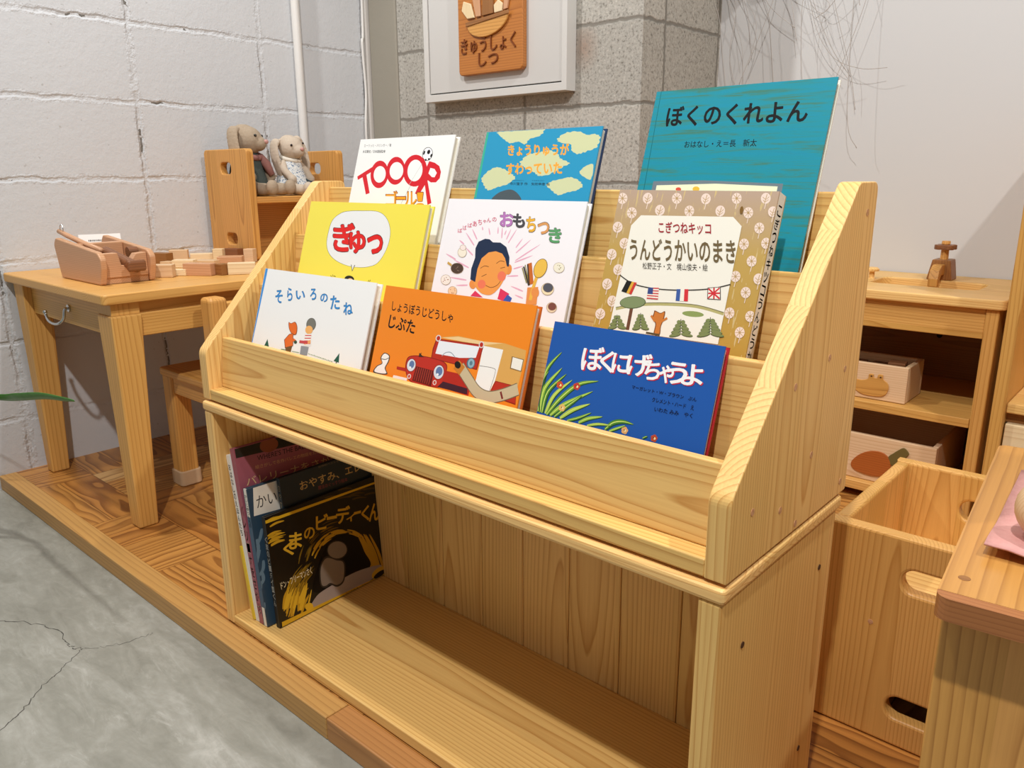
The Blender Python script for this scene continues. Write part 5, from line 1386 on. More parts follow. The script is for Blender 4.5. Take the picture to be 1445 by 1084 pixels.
for n,b in BOOKS.items():
    Wd,H,th=b['W'],b['H'],b['t']
    rot=(R(-17.5),0,0) if b['kind']=='rack' else (R(-b['lean']),0,R(b['yaw']))
    t=thing('picture_book',BL[n][0],'book',b['O'],'picture books on the display rack' if b['kind']=='rack' else 'picture books in the lower shelf',rot,True)
    base=teal_mat() if n=='teal' else kog_mat() if n=='kog' else flat(BMAT[n],.33,.5)
    mats=[base]; idx={}
    def mi(c):
        if c not in idx: mats.append(flat(c,.38,.32)); idx[c]=len(mats)-1
        return idx[c]
    m=MB(); CT=.0018
    m.box(0,Wd,0,CT,0,H)
    cmds=ART.get(n,[]); y=0.0
    for c in cmds:
        y-=2.6e-6; k=c[0]; col=mi(c[1])
        pr=lambda l: [(l[i]/1000,l[i+1]/1000) for i in range(0,len(l),2)]
        clip=lambda p:(min(max(p[0],.0003),Wd-.0003),y,min(max(p[1],.0003),H-.0003))
        def ngon(pts):
            vs=[m.bm.verts.new(clip(p)) for p in pts]
            es=[]
            for i in range(len(vs)):
                try: es.append(m.bm.edges.new((vs[i],vs[(i+1)%len(vs)])))
                except ValueError: pass
            r=bmesh.ops.triangle_fill(m.bm,use_beauty=True,edges=es)
            for g in r['geom']:
                if isinstance(g,bmesh.types.BMFace): g.material_index=col
        if k=='P':
            ngon(pr(c[2]))
        elif k in 'CK':
            q=catmull(pr(c[2]),6)
            if k=='K':
                rr=random.Random(len(c[2])); ctr=sum((Vector(p) for p in q),Vector((0,0)))/len(q)
                q=[tuple(ctr+(Vector(p)-ctr)*(1+.035*math.sin(i*2.1)+rr.uniform(-.03,.03))) for i,p in enumerate(q)]
            ngon(q)
        elif k=='E':
            ox,oz,ax,az,bx,bz=[v/1000 for v in c[2]]; N=c[3]
            m.faces([clip((ox+ax*math.cos(a)+bx*math.sin(a),oz+az*math.cos(a)+bz*math.sin(a))) for a in [2*math.pi*i/N for i in range(N)]],[tuple(range(N))],col)
        elif k in 'SB':
            p=pr(c[3]); w=c[2]/2000
            if len(p)>2: p=catmull(p,5,False)
            Lf=[];Rt=[]
            for i,q in enumerate(p):
                d=Vector(p[min(i+1,len(p)-1)])-Vector(p[max(i-1,0)]); 
                if d.length<1e-9: d=Vector((1,0))
                nr=Vector((-d.y,d.x)).normalized()*w*(1 if k=='S' else max(.04,math.sin(math.pi*(.18+.82*i/(len(p)-1)))**.8))
                Lf.append(clip((q[0]+nr.x,q[1]+nr.y))); Rt.append(clip((q[0]-nr.x,q[1]-nr.y)))
            N=len(p); m.faces(Lf+Rt,[(i,i+1,N+i+1,N+i) for i in range(N-1)],col)
        elif k=='T':
            vs,fs=text_tris(c[2],c[4]); TL,TR,BLc=pr(c[3]); TL,TR,BLc=Vector(TL),Vector(TR),Vector(BLc)
            
            q=[clip(tuple(TL+(TR-TL)*v[0]+(BLc-TL)*(1-v[1]))) for v in vs]; zmax=max([v[2] for v in vs]+[0])
            m.faces([(p[0],y-v[2]*1.2e-4,p[2]) for p,v in zip(q,vs)],fs,col); y-=zmax*1.2e-4
    # normals of the printing must face out
    bm=m.bm; bm.normal_update()
    me=D.meshes.new('front_cover'); bm.to_mesh(me); bm.free()
    for mm in mats: me.materials.append(mm)
    fo=D.objects.new('front_cover',me); COL.objects.link(fo); fo.parent=t; ORI[fo.name]=Vector()
    edge={'blue':'#b3202c','dino':'#20365a','teal':'#e4e0d2','sora':'#efeeea','tooor':'#ecebe6','jibu':'#c8641c','kog':'#b59a60'}.get(n)
    bc=flat(edge,.35,.5) if edge else base
    box(0,Wd,th-CT,th,0,H).obj('back_cover',bc,t)
    sc={'sora':'#3d8fd6','dino':'#3fae8c','blue':'#b3202c','kog':'#e3ddd0','teal':'#e2e4da','gyu':'#f4ea86','bear':'#14110d','kaiju':'#e2dccf','white':'#e8e3d8'}.get(n,BMAT.get(n,'#dddddd'))
    pg=flat('#e9e2d0',.8,.2)
    if n=='kog':
        sm=MB().box(Wd-.002,Wd,CT,th-CT,0,H); smm=[flat(sc,.5,.4),flat('#3c3a40',.5,.3)]
        chs='こぎつねキッコうんどうかいのまき'
        for i,ch in enumerate(chs):
            vs,fs=text_tris(ch,.03); z1=H-.012-i*.0138
            sm.faces([(Wd+.00006,th/2+.0052-.0104*(1-v[0]),z1-.0115*(1-v[1])) for v in vs],fs,1)
        sm.obj('spine',smm,t); MB().box(.003,Wd-.002,CT,th-CT,.003,H-.003).obj('page_block',pg,t)
    else:
        smm=[flat(sc,.4,.4)]; sm=MB().box(0,.002,CT,th-CT,0,H)
        sp={'bear':('くまのビーディーくん','#e8e4d8',.13,.012,H-.035,.0045),'navy':('おやすみ、エレン','#c8b890',.12,.011,H-.012,.004),'kaiju':('かいじゅうたちの','#35333a',.06,.006,H-.010,.004),'pink':('バレリーナをさがせ','#e3c8a8',.2,.010,H-.10,.0045),'white':('おはなしのえほんたち','#3c3a3a',.13,.009,H-.016,.0045)}.get(n)
        if sp:
            smm.append(flat(sp[1],.5,.3)); N=len(sp[0])
            for i,ch in enumerate(sp[0]):
                vs,fs=text_tris(ch,.02); st=sp[2]/N; z1=sp[4]-i*st; w=min(th-.003,st*.9)
                sm.faces([(-.00006,th/2+w/2-w*v[0],z1-st*.85*(1-v[1])) for v in vs],fs,1)
        if n=='kaiju': smm.append(flat('#3f5a70',.5,.4)); sm.faces([(-.00003,0.0005,.035),(-.00003,th-.0005,.035),(-.00003,th-.0005,H-.05),(-.00003,.0005,H-.05)],[(0,1,2,3)],len(smm)-1)
        if n=='white': smm.append(flat('#d8cfae',.5,.4))
        sm.obj('spine',smm,t)
        MB().box(.002,Wd-.003,CT,th-CT,.003,H-.003).obj('page_block',pg,t)
# ================================================================== activity table by the left wall
AM=lambda g,p,pw=.09,**k: wood('amber',g,p,pw,**k)
TZ=.538
t=thing('activity_table','low amber wooden table against the white wall with blocks on top','table',(-.79,.55,0))
MB().prism(rrect(-1.112,-.483,.047,.966,.012),'z',TZ-.0225,TZ).obj('tabletop',AM('Y','X',.11),t,bevel=.004)
def leg(x0,x1,y0,y1,xi,yi,zt):   # tapered towards the floor on the inner sides
    return MB().loft([[(x0+xi[0],y0+yi[0],.0004),(x1-xi[1],y0+yi[0],.0004),(x1-xi[1],y1-yi[1],.0004),(x0+xi[0],y1-yi[1],.0004)],[(x0,y0,zt),(x1,y0,zt),(x1,y1,zt),(x0,y1,zt)]])
LGM=wood('amber','Z','Y',.09,80,.1)
for xs_ in ((-1.098,-1.030,0),(-.570,-.496,1)):
    for ys_ in ((.064,.130,0),(.888,.954,1)):
        xi=(.028,0) if xs_[2] else (.028,0); xi=(0.030,.0) if xs_[2] else (.030,.0); yi=(0,.022) if not ys_[2] else (.022,0)
        leg(xs_[0],xs_[1],ys_[0],ys_[1],xi,yi,.489 if xs_[2] else TZ-.023).obj('leg',LGM,t,bevel=.004)
box(-.574,-.502,.068,.128,.4895,TZ-.023).obj('corner_block',LGM,t)
box(-.574,-.502,.892,.952,.4895,TZ-.023).obj('corner_block',LGM,t)
box(-1.029,-.571,.083,.101,.437,TZ-.023).obj('apron',AM('X','Z',.2),t,bevel=.002)
box(-1.029,-.571,.92,.938,.437,TZ-.023).obj('apron',AM('X','Z',.2),t,bevel=.002)
for y0,y1 in ((.1285,.30),(.3012,.887)):
    box(-.525,-.507,y0,y1,.437,.489).obj('apron',AM('Y','Z',.2),t,bevel=.003)
box(-.528,-.514,.1285,.887,.4885,TZ-.023).obj('apron_rail',AM('Y','Z',.2),t)
box(-1.09,-1.072,.131,.887,.437,TZ-.023).obj('apron',AM('Y','Z',.2),t)
h=thing('u_hook','small steel U hook screwed to the table apron','hook',(-.80,.075,.46))
MB().path(catmull([(-.782,.079,.476),(-.782,.072,.472),(-.784,.068,.452),(-.80,.062,.440),(-.83,.060,.436),(-.862,.060,.440),(-.878,.061,.452),(-.880,.061,.457)],6,False),.0035,10).ball((-.880,.061,.459),.0052,n=12).obj('hook_wire',STEEL,h,smooth=True)
MB().cyl((-.782,.0795,.476),(-.782,.0825,.476),.009,n=18).obj('hook_plate',STEEL,h)
# ================================================================== child chair tucked under the table
t=thing('child_chair','small amber wooden child chair pushed under the activity table','chair',(-.56,.40,0))
CW=wood('deep','Z','X',.08,80,.1); SZ=.312
for x0,x1,y0,y1,z in ((-.719,-.666,.251,.300,SZ-.02),(-.719,-.666,.525,.574,SZ-.02),(-.476,-.428,.251,.296,.512),(-.476,-.428,.529,.574,.512)):
    lg=MB().prism(rrect(x0,x1,y0,y1,.010),'z',.006,z).obj('leg',CW,t,bevel=.012 if z>.4 else .003,seg=4,angle=60)
    MB().prism(rrect(x0-.004,x1+.004,y0-.004,y1+.004,.011),'z',.0005,.040).obj('foot_cap',flat('#c4a582',.25,.5),lg,bevel=.003)
MB().prism(rrect(-.722,-.478,.247,.578,.012),'z',SZ-.0195,SZ).obj('seat',wood('deep','X','Y',.09,80,.15),t,bevel=.004)
for y0,y1 in ((.256,.276),(.549,.569)): box(-.665,-.477,y0,y1,SZ-.062,SZ-.02).obj('seat_rail',wood('deep','X','Z',.2),t,bevel=.002)
box(-.708,-.69,.301,.524,SZ-.06,SZ-.02).obj('seat_rail',wood('deep','Y','Z',.2),t)
box(-.463,-.443,.297,.528,.455,.498).obj('back_rail',wood('amber','Y','Z',.2),t,bevel=.004); box(-.463,-.443,.297,.528,.36,.395).obj('back_rail',wood('amber','Y','Z',.2),t,bevel=.004)
# ================================================================== cube chairs (one on the table, one upended on the floor)
def cube_chair_parts(t,mt,mh):
    # local frame: u along seat depth (0..d), v across (0..w), z up
    pass
stad=lambda cx,cz,w,h: rrect(cx-w/2,cx+w/2,cz-h/2,cz+h/2,min(w,h)/2-.0005,8)
DW=lambda g,p,pw=.09: wood('deep',g,p,pw,85,.12)
t=thing('cube_chair','amber cube chair with slotted sides standing on the table, plush rabbits on its seat','chair',(-.96,.79,TZ))
for y0,y1 in ((.622,.644),(.930,.952)):
    pr_=rrect(-1.092,-.850,TZ+.001,.852,.012)
    MB().slab(pr_,[rrect(-1.001,-.942,.782,.815,.014),rrect(-1.001,-.942,.580,.613,.014)],'y',y0,y1).obj('side_panel',DW('Z','X',.08),t)
box(-1.086,-.856,.6445,.9295,.700,.719).obj('seat',DW('Y','X',.1),t,bevel=.003)
box(-1.03,-1.012,.6445,.9295,TZ+.001,.6995).obj('back_panel',DW('Y','Z',.1),t)
SEAT=.719
t=thing('cube_chair','pale wooden cube chair upended on the parquet between rack and right table','chair',(1.045,.61,0))
BX=wood('amber','Z','X',.075,105,.12)
bx0,bx1=.889,1.192
for y0,y1 in ((.449,.471),(.751,.773)):
    MB().slab([(bx0,.001),(bx1,.001),(bx1,.312),(bx0,.312)],[stad(1.046,.252,.112,.034),stad(1.046,.060,.112,.034)],'y',y0,y1,.004).obj('side_panel',BX,t)
box(bx0+.0005,bx0+.020,.4712,.7508,.001,.3115).obj('back_panel',wood('amber','Z','Y',.09),t,bevel=.005)
box(bx1-.020,bx1-.0005,.4712,.7508,.001,.3115).obj('back_panel',wood('amber','Z','Y',.09),t,bevel=.005)
box(bx0+.0205,bx1-.0205,.4712,.7508,.170,.188).obj('seat',wood('pale','X','Y',.09),t)
for x in (.958,1.15): MB().cyl((x,.4486,.177),(x,.4496,.177),.0035,n=14).obj('screw_plug',wood('toy','X','Y',.1),t)
# ================================================================== plush rabbits
def plush(name,label,loc,yaw,fur,fur2,dress,s=1.0,headyaw=0,headtilt=0):
    t=thing(name,label,'plush toy',loc,'plush rabbits on the cube chair',(0,0,R(yaw)),True)
    FU=fabric('fur_'+fur.lstrip('#'),fur,fur2,160)
    def org(m,nm,mt,par,vox=.0028):
        o=m.obj(nm,mt,par,smooth=True); r=o.modifiers.new('remesh','REMESH'); r.mode='VOXEL'; r.voxel_size=vox; r.use_smooth_shade=True
        sm=o.modifiers.new('smooth','SMOOTH'); sm.iterations=6; sm.factor=.5; return o
    b=MB()
    hz=.140*s; H=Matrix.Rotation(R(headyaw),3,'Z')@Matrix.Rotation(R(headtilt),3,'X')
    def hp(x,y,z): return tuple(Vector((.012*s,0,hz))+H@Vector((x*s,y*s,z*s)))
    b.ball((0,0,.045*s),(.037*s,.040*s,.046*s)); b.ball((.002*s,0,.085*s),(.028*s,.030*s,.036*s)); b.ball((.006*s,0,.112*s),(.018*s,.018*s,.02*s))
    b.ball(hp(0,0,0),(.040*s,.036*s,.037*s)); b.ball(hp(.026,0,-.008),(.024*s,.021*s,.020*s)); b.ball(hp(-.01,0,.008),(.033*s,.035*s,.034*s))
    for sg in (-1,1):
        b.path(catmull([(.015*s,.024*sg*s,.024*s),(.05*s,.032*sg*s,.018*s),(.085*s,.036*sg*s,.016*s),(.105*s,.037*sg*s,.018*s)],4,False),[.018*s]*5+[.0165*s]*4+[.015*s]*4,12)
        b.ball((.108*s,.037*sg*s,.021*s),(.015*s,.017*s,.020*s))
        b.path(catmull([(.0,.028*sg*s,.10*s),(.02*s,.045*sg*s,.075*s),(.042*s,.040*sg*s,.052*s)],5,False),.0115*s,12); b.ball((.045*s,.039*sg*s,.048*s),.014*s)
    body=org(b,'body',FU,t)
    for sg in (-1,1):
        e=MB(); p=[hp(-.012,.026*sg,.026),hp(-.020,.046*sg,.020),hp(-.016,.056*sg,-.012),hp(-.010,.056*sg,-.046),hp(-.006,.052*sg,-.072)]
        for k,q in enumerate(catmull(p,4,False)): e.ball(q,(.0055*s,.0055*s,.008*s) if k<3 else ((.015+.004*math.sin(k*.2))*s if k<15 else .011*s,.006*s,.013*s),n=12)
        org(e,'ear',FU,t,.0022)
        MB().ball(hp(.030,.0225*sg,.012),.0038*s,n=12).obj('eye',flat('#15110f',.15,.6),t,smooth=True)
    MB().ball(hp(.0495,0,-.003),(.005*s,.0075*s,.0058*s),n=14).obj('nose',flat('#c99890',.8),t,smooth=True)
    return t,hp
b1,hp=plush('plush_rabbit','larger beige plush rabbit in a dark grey-green dress, left on the chair seat',(-.985,.697,SEAT+.001),20,'#b3a18b','#9f8c76',None,1.13,18,0)
fabg=fabric('dress_grey_green','#4d5450','#3f4642',220)
d=MB(); s=1.13
d.loft([[(cx*s+r*1.02*s*math.cos(a)*(1+.03*math.sin(7*a)),r*1.08*s*math.sin(a)*(1+.03*math.sin(7*a)),z*s) for a in [2*math.pi*i/36 for i in range(36)]] for r,z,cx in ((.050,.004,.008),(.050,.02,.008),(.046,.045,.004),(.039,.075,.002),(.033,.10,.003),(.024,.112,.004))]).obj('dress',fabg,b1,smooth=True)
d=MB()
d.path([( (.004+.034*math.cos(a))*s,.036*s*math.sin(a),(.108-.012*math.cos(a))*s) for a in [2*math.pi*i/24 for i in range(25)]],.0075*s,8)
d.path([(.030*s,.020*s,.102*s),(.045*s,.026*s,.080*s),(.058*s,.030*s,.052*s)],[.009*s,.012*s,.008*s],8)
d.obj('shawl',fabric('shawl_pink','#a87868','#8c5f62',200),b1,smooth=True)
b2,hp=plush('plush_rabbit','smaller cream plush rabbit in a blue flowered dress, leaning right on the seat',(-.948,.824,SEAT+.001),12,'#cdbfac','#bca995',None,.98,-6,8)
s=.98
tF=NT('dress_blue_flowers',.9,.15); Pn=tF.obj(); tF.col(tF.ramp(tF.noise(Pn,210,2,.6),[(.36,hexc('#5f7796')),(.46,hexc('#d3d6d4')),(.60,hexc('#e2e0da')),(.68,hexc('#7d93ad'))]))
d=MB()
d.loft([[(cx*s+r*1.02*s*math.cos(a)*(1+.03*math.sin(6*a)),r*1.08*s*math.sin(a)*(1+.03*math.sin(6*a)),z*s) for a in [2*math.pi*i/36 for i in range(36)]] for r,z,cx in ((.053,.010,.012),(.050,.028,.008),(.044,.052,.004),(.037,.078,.002),(.031,.100,.003),(.022,.112,.004))]).obj('dress',tF.m,b2,smooth=True)
d=MB(); d.path([((.005+.027*math.cos(a))*s,.028*s*math.sin(a),(.110-.008*math.cos(a))*s) for a in [2*math.pi*i/24 for i in range(25)]],.0065*s,8); d.obj('collar',fabric('collar_white','#e4ddd0','#d8d0c0',200),b2,smooth=True)
d=MB(); d.path([(.030*s,.012*s,.055*s),(.062*s,.018*s,.040*s),(.085*s,.022*s,.037*s)],.0035*s,8); d.obj('ribbon',fabric('ribbon_dark','#3f4a4e','#2f3a40',200),b2,smooth=True)
# ================================================================== wooden lever toy, card and blocks on the table
TY=wood('toy','X','Z',.2,120,.08); TYY=wood('toy','Y','Z',.2,120,.08)
t=thing('lever_toy','reddish wooden lever toy with two tall side plates near the table corner','toy',(-.76,.17,TZ))
pp=roundpoly([(-.872,TZ+.0008),(-.640,TZ+.0008),(-.626,.576),(-.624,.598),(-.640,.612),(-.880,.634),(-.896,.618)],[.01,.008,.02,.012,.02,.008,.015])
MB().prism(pp,'y',.108,.122).obj('side_plate',TY,t,bevel=.003)
MB().prism([(x-.008,z) for x,z in pp],'y',.222,.236).obj('side_plate',TY,t,bevel=.003)
box(-.868,-.652,.1225,.2215,TZ+.001,TZ+.014).obj('base_board',TY,t)
MB().prism([(.1225,TZ+.0145),(.2215,TZ+.0145),(.2215,.606),(.197,.604),(.178,.578),(.162,.580),(.156,.608),(.1225,.608)],'x',-.672,-.648).obj('front_block',TYY,t,bevel=.0015)
box(-.80,-.772,.1225,.2215,TZ+.0145,.624).obj('cross_block',TYY,t,bevel=.002)
MB().cyl((-.73,.160,.607),(-.618,.186,.574),.0125,.0125,24).obj('grip',wood('walnut','X','Y',.3,100,.05),t,bevel=.003)
MB().box(-.625,-.613,.162,.205,.566,.592).obj('grip_cap',wood('walnut','Y','Z',.3,100,.05),t,bevel=.006)
MB().path([(-.905,.128,.648),(-.87,.131,.640),(-.78,.136,.624),(-.70,.142,.612)],[.0058,.0062,.0066,.006],14).obj('lever_rod',TY,t,smooth=True)
MB().path(catmull([(-.897,.128,.652),(-.893,.128,.662),(-.884,.129,.664),(-.880,.129,.655),(-.884,.129,.646)],5,False),.0012,8).obj('wire_eye',STEEL,t)
MB().cyl((-.70,.200,.604),(-.70,.2215,.604),.012,n=20).obj('axle_peg',wood('walnut','Y','Z',.3),t)
t=thing('price_card','small white card with two rows of fine print behind the lever toy','card',(-.975,.25,TZ),None,(0,0,R(75)),True)
MB().loft([[(-.05,-.004,.0),(.05,-.004,0),(.05,-.003,0),(-.05,-.003,0)],[(-.05,.018,.092),(.05,.018,.092),(.05,.019,.092),(-.05,.019,.092)]]).obj('card_face',flat('#f4f3f0',.3,.5),t)
m=MB()
rr=random.Random(8)
for row,(z,x0,x1,hh) in enumerate(((.074,-.028,.026,.004),(.052,-.022,.010,.006))):
    x=x0
    while x<x1:
        w=rr.uniform(.0018,.0034); yy=-.004+.022*z/.092-.0003; y2=-.004+.022*(z+hh)/.092-.0003
        m.faces([(x,yy,z),(x+w,yy,z),(x+w,y2,z+hh),(x,y2,z+hh)],[(0,1,2,3)]); x+=w+.0014
m.obj('print_rows',flat('#55524e',.6),t)
MB().box(-.03,.03,.012,.045,.0005,.02).obj('card_stand',wood('toy','X','Y',.2),t)
BLK=[ # x, y, length, width, height, yaw, tone, label
(-.692,.272,.060,.030,.031,48,'maple','pinkish block lying right beside the lever toy'),
(-.688,.318,.034,.022,.016,40,'light','thin pale offcut block behind the front row gap'),
(-.655,.352,.074,.030,.030,32,'toy','longest reddish block in the front row of blocks'),
(-.618,.392,.026,.026,.028,10,'brown','dark cube block at the middle of the front row'),
(-.595,.432,.066,.026,.029,58,'light','pale long block at the right end of the front row'),
(-.855,.412,.058,.030,.021,40,'light','pale yellowish block in the middle row'),
(-.835,.466,.064,.040,.017,30,'maple','flat wide maple block in the middle row'),
(-.815,.525,.066,.048,.024,52,'toy','broad tan block in the middle row, right half'),
(-.982,.408,.056,.030,.032,24,'brown','tall reddish brown block at the back beside the lever toy'),
(-1.012,.474,.050,.026,.034,55,'maple','grey-beige tall block in the back row'),
(-.930,.402,.034,.028,.012,20,'maple','small flat block between lever toy and back row'),
(-1.000,.535,.062,.026,.020,62,'light','long low yellow block in the back row'),
(-.952,.566,.030,.024,.034,35,'light','upright pale block in the back row'),
(-.930,.598,.052,.026,.034,20,'walnut','dark brown block in front of the cube chair'),
(-.835,.597,.028,.026,.038,35,'maple','small block nearest the cube chair corner'),
]
for x,y,l,w,h,yaw,tone,lab in BLK:
    o=MB().box(-l/2,l/2,-w/2,w/2,.0005,h).obj('toy_block',wood(tone,'X','Y',.2,130,.1),bevel=.0012,seg=2)
    o.location=(x,y,TZ); o.rotation_euler=(0,0,R(yaw)); tag(o,lab,'toy block','toy blocks on the table')
# ================================================================== wall cabinet and wooden sign
t=thing('wall_cabinet','light grey metal wall cabinet with a flush door on the grey block wall','cabinet',(-.48,1.25,1.0))
PC=flat('#d3d1cc',.4,.4)
cx0,cx1,cz0,cz1=-.774,-.196,1.003,1.62
MB().slab([(cx0,cz0),(cx1,cz0),(cx1,cz1),(cx0,cz1)],[[(cx0+.020,cz0+.022),(cx1-.018,cz0+.022),(cx1-.018,cz1-.02),(cx0+.020,cz1-.02)]],'y',1.236,1.279,.0015).obj('frame',PC,t)
box(cx0+.0225,cx1-.0205,1.2405,1.262,cz0+.026,cz1-.0225).obj('door_panel',flat('#cccac6',.42,.4),t,bevel=.001)
box(cx0+.018,cx1-.016,1.264,1.278,cz0+.02,cz1-.018).obj('back_plate',flat('#4a4845',.7),t)
t=thing('wooden_sign','wooden plaque with a carved food bowl and lettering, hung on the wall cabinet door','sign',(-.47,1.23,1.07))
SG=wood('sign','X','Z',.4,70,.05)
MB().prism(rrect(-.601,-.342,1.069,1.44,.014),'y',1.220,1.2400).obj('plaque',SG,t,bevel=.004)
lm=flat('#7c421c',.6,.3)
for txt,x0,x1,z0,z1 in (('きゅうしょく',-.587,-.366,1.128,1.172),('しつ',-.514,-.435,1.090,1.127)):
    m=MB(); vs,fs=text_tris(txt,0.0,.02); m.faces([(x0+(x1-x0)*v[0],1.2185+(.0016 if v[2]<0 else -.0026),z0+(z1-z0)*v[1]) for v in vs],fs); m.obj('lettering',lm,t)
bowl=[(-.555,1.206),(-.392,1.222)]+[(-.473+.082*math.cos(a),1.214+.045*math.sin(a)+.008*math.cos(a)) for a in [-.1-i*math.pi*.94/14 for i in range(15)]]
bw=MB().prism(bowl,'y',1.212,1.2198).obj('bowl',wood('deep','X','Z',.4,60,.05),t,bevel=.003)
MB().prism([(-.558,1.203),(-.385,1.220),(-.387,1.230),(-.558,1.214)],'y',1.209,1.2117).obj('bowl_rim',wood('brown','X','Z',.4),bw,bevel=.001)
fd=MB()
for pts,mi_ in (([(-.555,1.225),(-.525,1.225),(-.54,1.265),(-.57,1.275),(-.578,1.25)],0),([(-.52,1.226),(-.50,1.226),(-.505,1.29),(-.535,1.285)],1),([(-.445,1.228),(-.415,1.230),(-.412,1.25),(-.43,1.262),(-.447,1.25)],0),([(-.41,1.232),(-.395,1.234),(-.385,1.275),(-.405,1.285)],1),([(-.495,1.226),(-.45,1.228),(-.45,1.28),(-.49,1.285)],2)):
    fd.prism(pts,'y',1.213,1.2198,mi_)
fd.obj('carved_food',[wood('light','Z','X',.3),wood('toy','Z','X',.3),wood('brown','Z','X',.3)],t,bevel=.002)
# ================================================================== play sink by the white wall
AH=lambda p='Z',pw=.1: wood('amber','X',p,pw,85,.15)
t=thing('play_sink','wooden play kitchen sink unit with open shelves against the white wall','play kitchen',(.62,1.5,0))
sx0,sx1=.30,.922
outer=rrect(sx0,sx1,1.298,1.696,.012)
hole=rrect(.598,.838,1.432,1.572,.030)
MB().slab(outer,[hole],'z',.494,.516,.004).obj('countertop',wood('pale','X','Y',.1),t)
MB().box(.59,.846,1.424,1.58,.470,.486).obj('basin_floor',wood('amber','X','Y',.2),t)
MB().slab(rrect(.588,.848,1.422,1.582,.03),[rrect(.5985,.8375,1.4325,1.5715,.030)],'z',.4862,.4938,.0005).obj('basin_wall',AH('Y'),t)
for x0,x1 in ((.885,.911),(.31,.336)):
    box(x0,x1,1.308,1.69,.001,.4935).obj('side_panel',wood('amber','Z','Y',.1),t,bevel=.003)
box(.3365,.8845,1.314,1.330,.428,.4935).obj('fascia',AH(),t,bevel=.002)
box(.3365,.8845,1.308,1.69,.2275,.248).obj('shelf',AH('Y'),t,bevel=.002)
box(.3365,.8845,1.310,1.69,.022,.044).obj('bottom_shelf',AH('Y'),t,bevel=.002)
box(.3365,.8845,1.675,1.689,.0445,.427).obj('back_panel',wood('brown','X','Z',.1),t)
m=MB()
for x,z in ((.72,.36),(.83,.345)): m.cyl((x,1.6735,z),(x,1.6749,z),.007,n=14)
m.obj('peg_hole',flat('#120a06',.9),t)
MB().cyl((.3368,1.50,.405),(.8842,1.50,.405),.005,n=10).obj('rail',flat('#b49a78',.35,.5),t)
f=MB().prism([(.694,.5165),(.752,.5165),(.744,.566),(.703,.566)],'y',1.575,1.625).obj('faucet_body',wood('brown','Z','X',.3,110,.05),t,bevel=.002)
MB().cyl((.7235,1.60,.566),(.7235,1.60,.606),.0095,.0085,18).cyl((.7235,1.60,.604),(.7235,1.60,.611),.0105,.0095,18).obj('faucet_stem',wood('deep','Z','X',.3),t)
tp=[((.7235+(.026 if i%5<3 else .019)*math.cos(2*math.pi*i/20+.4)),(1.60+(.026 if i%5<3 else .019)*math.sin(2*math.pi*i/20+.4))) for i in range(20)]
MB().prism(tp,'z',.590,.602).obj('faucet_knob',wood('walnut','X','Y',.3,110,.05),t,bevel=.002)
MB().prism([(1.574,.556),(1.545,.556),(1.528,.545),(1.520,.524),(1.520,.505),(1.536,.505),(1.540,.522),(1.552,.530),(1.574,.530)],'x',.712,.734).obj('faucet_spout',wood('deep','Z','Y',.3),t,bevel=.002)
m=MB().lathe([(.010,.5165),(.0065,.519),(.0065,.534),(.016,.536),(.017,.541),(.012,.545)],(.586,1.50,0),20)
o=m.obj('wooden_peg',wood('pale','Z','X',.2),loc=(.586,1.50,.516)); tag(o,'small pale mushroom shaped wooden peg on the play sink counter','peg')
# tray with hippo appliqué on the middle shelf
def tray(label,x0,x1,y0,y1,z,h,mt,group='wooden trays in the play sink'):
    t=thing('wooden_tray',label,'tray',((x0+x1)/2,(y0+y1)/2,z),group)
    for a in (box(x0,x1,y0,y0+.012,z+.001,z+h),): a.obj('front_board',mt,t,bevel=.002)
    box(x0,x1,y1-.012,y1,z+.001,z+h).obj('back_board',mt,t,bevel=.002)
    for xa,xb in ((x0,x0+.012),(x1-.012,x1)): box(xa,xb,y0+.0122,y1-.0122,z+.001,z+h).obj('end_board',mt,t,bevel=.002)
    box(x0+.0122,x1-.0122,y0+.0122,y1-.0122,z+.001,z+.008).obj('tray_floor',mt,t)
    return t
MP=wood('maple','X','Z',.2,110,.08)
t=tray('pale tray with a hippo shape on the middle shelf of the play sink',.50,.742,1.335,1.465,.248,.088,MP)
hip=catmull([(.628,.268),(.65,.258),(.69,.260),(.703,.274),(.702,.292),(.690,.302),(.688,.312),(.678,.312),(.676,.303),(.668,.304),(.667,.311),(.657,.310),(.655,.298),(.640,.293),(.622,.294),(.615,.282)],4)
MB().prism(hip,'y',1.3315,1.3349).obj('hippo_shape',wood('deep','X','Z',.2),t,bevel=.001,seg=2)
m=MB()
for x in (.663,.684): m.cyl((x,1.331,.306),(x,1.3318,.306),.002,n=10)
m.obj('hippo_eye',flat('#4a2c14',.6),t)
for i,(x,y,yw,tn) in enumerate(((.530,1.375,5,'walnut'),(.575,1.385,-6,'brown'),(.62,1.372,4,'walnut'),(.665,1.392,0,'brown'),(.705,1.38,8,'walnut'),(.55,1.425,0,'brown'),(.60,1.43,10,'walnut'),(.65,1.432,-5,'walnut'),(.70,1.425,3,'brown'))):
    o=MB().box(-.019,.019,-.019,.019,0,.062 if i!=4 else .082).obj('toy_block',wood(tn,'X','Y',.2),bevel=.001,seg=1); o.location=(x,y,.2565); o.rotation_euler=(0,0,R(yw)); tag(o,'dark toy block packed among its like inside the hippo tray','toy block','toy blocks in the hippo tray')
t=tray('shallow tray with an orange carrot shape on the bottom shelf of the play sink',.45,.825,1.33,1.62,.044,.115,MP)
car=catmull([(.640,.082),(.650,.066),(.690,.060),(.722,.068),(.732,.088),(.726,.112),(.708,.124),(.680,.121),(.655,.105)],5)
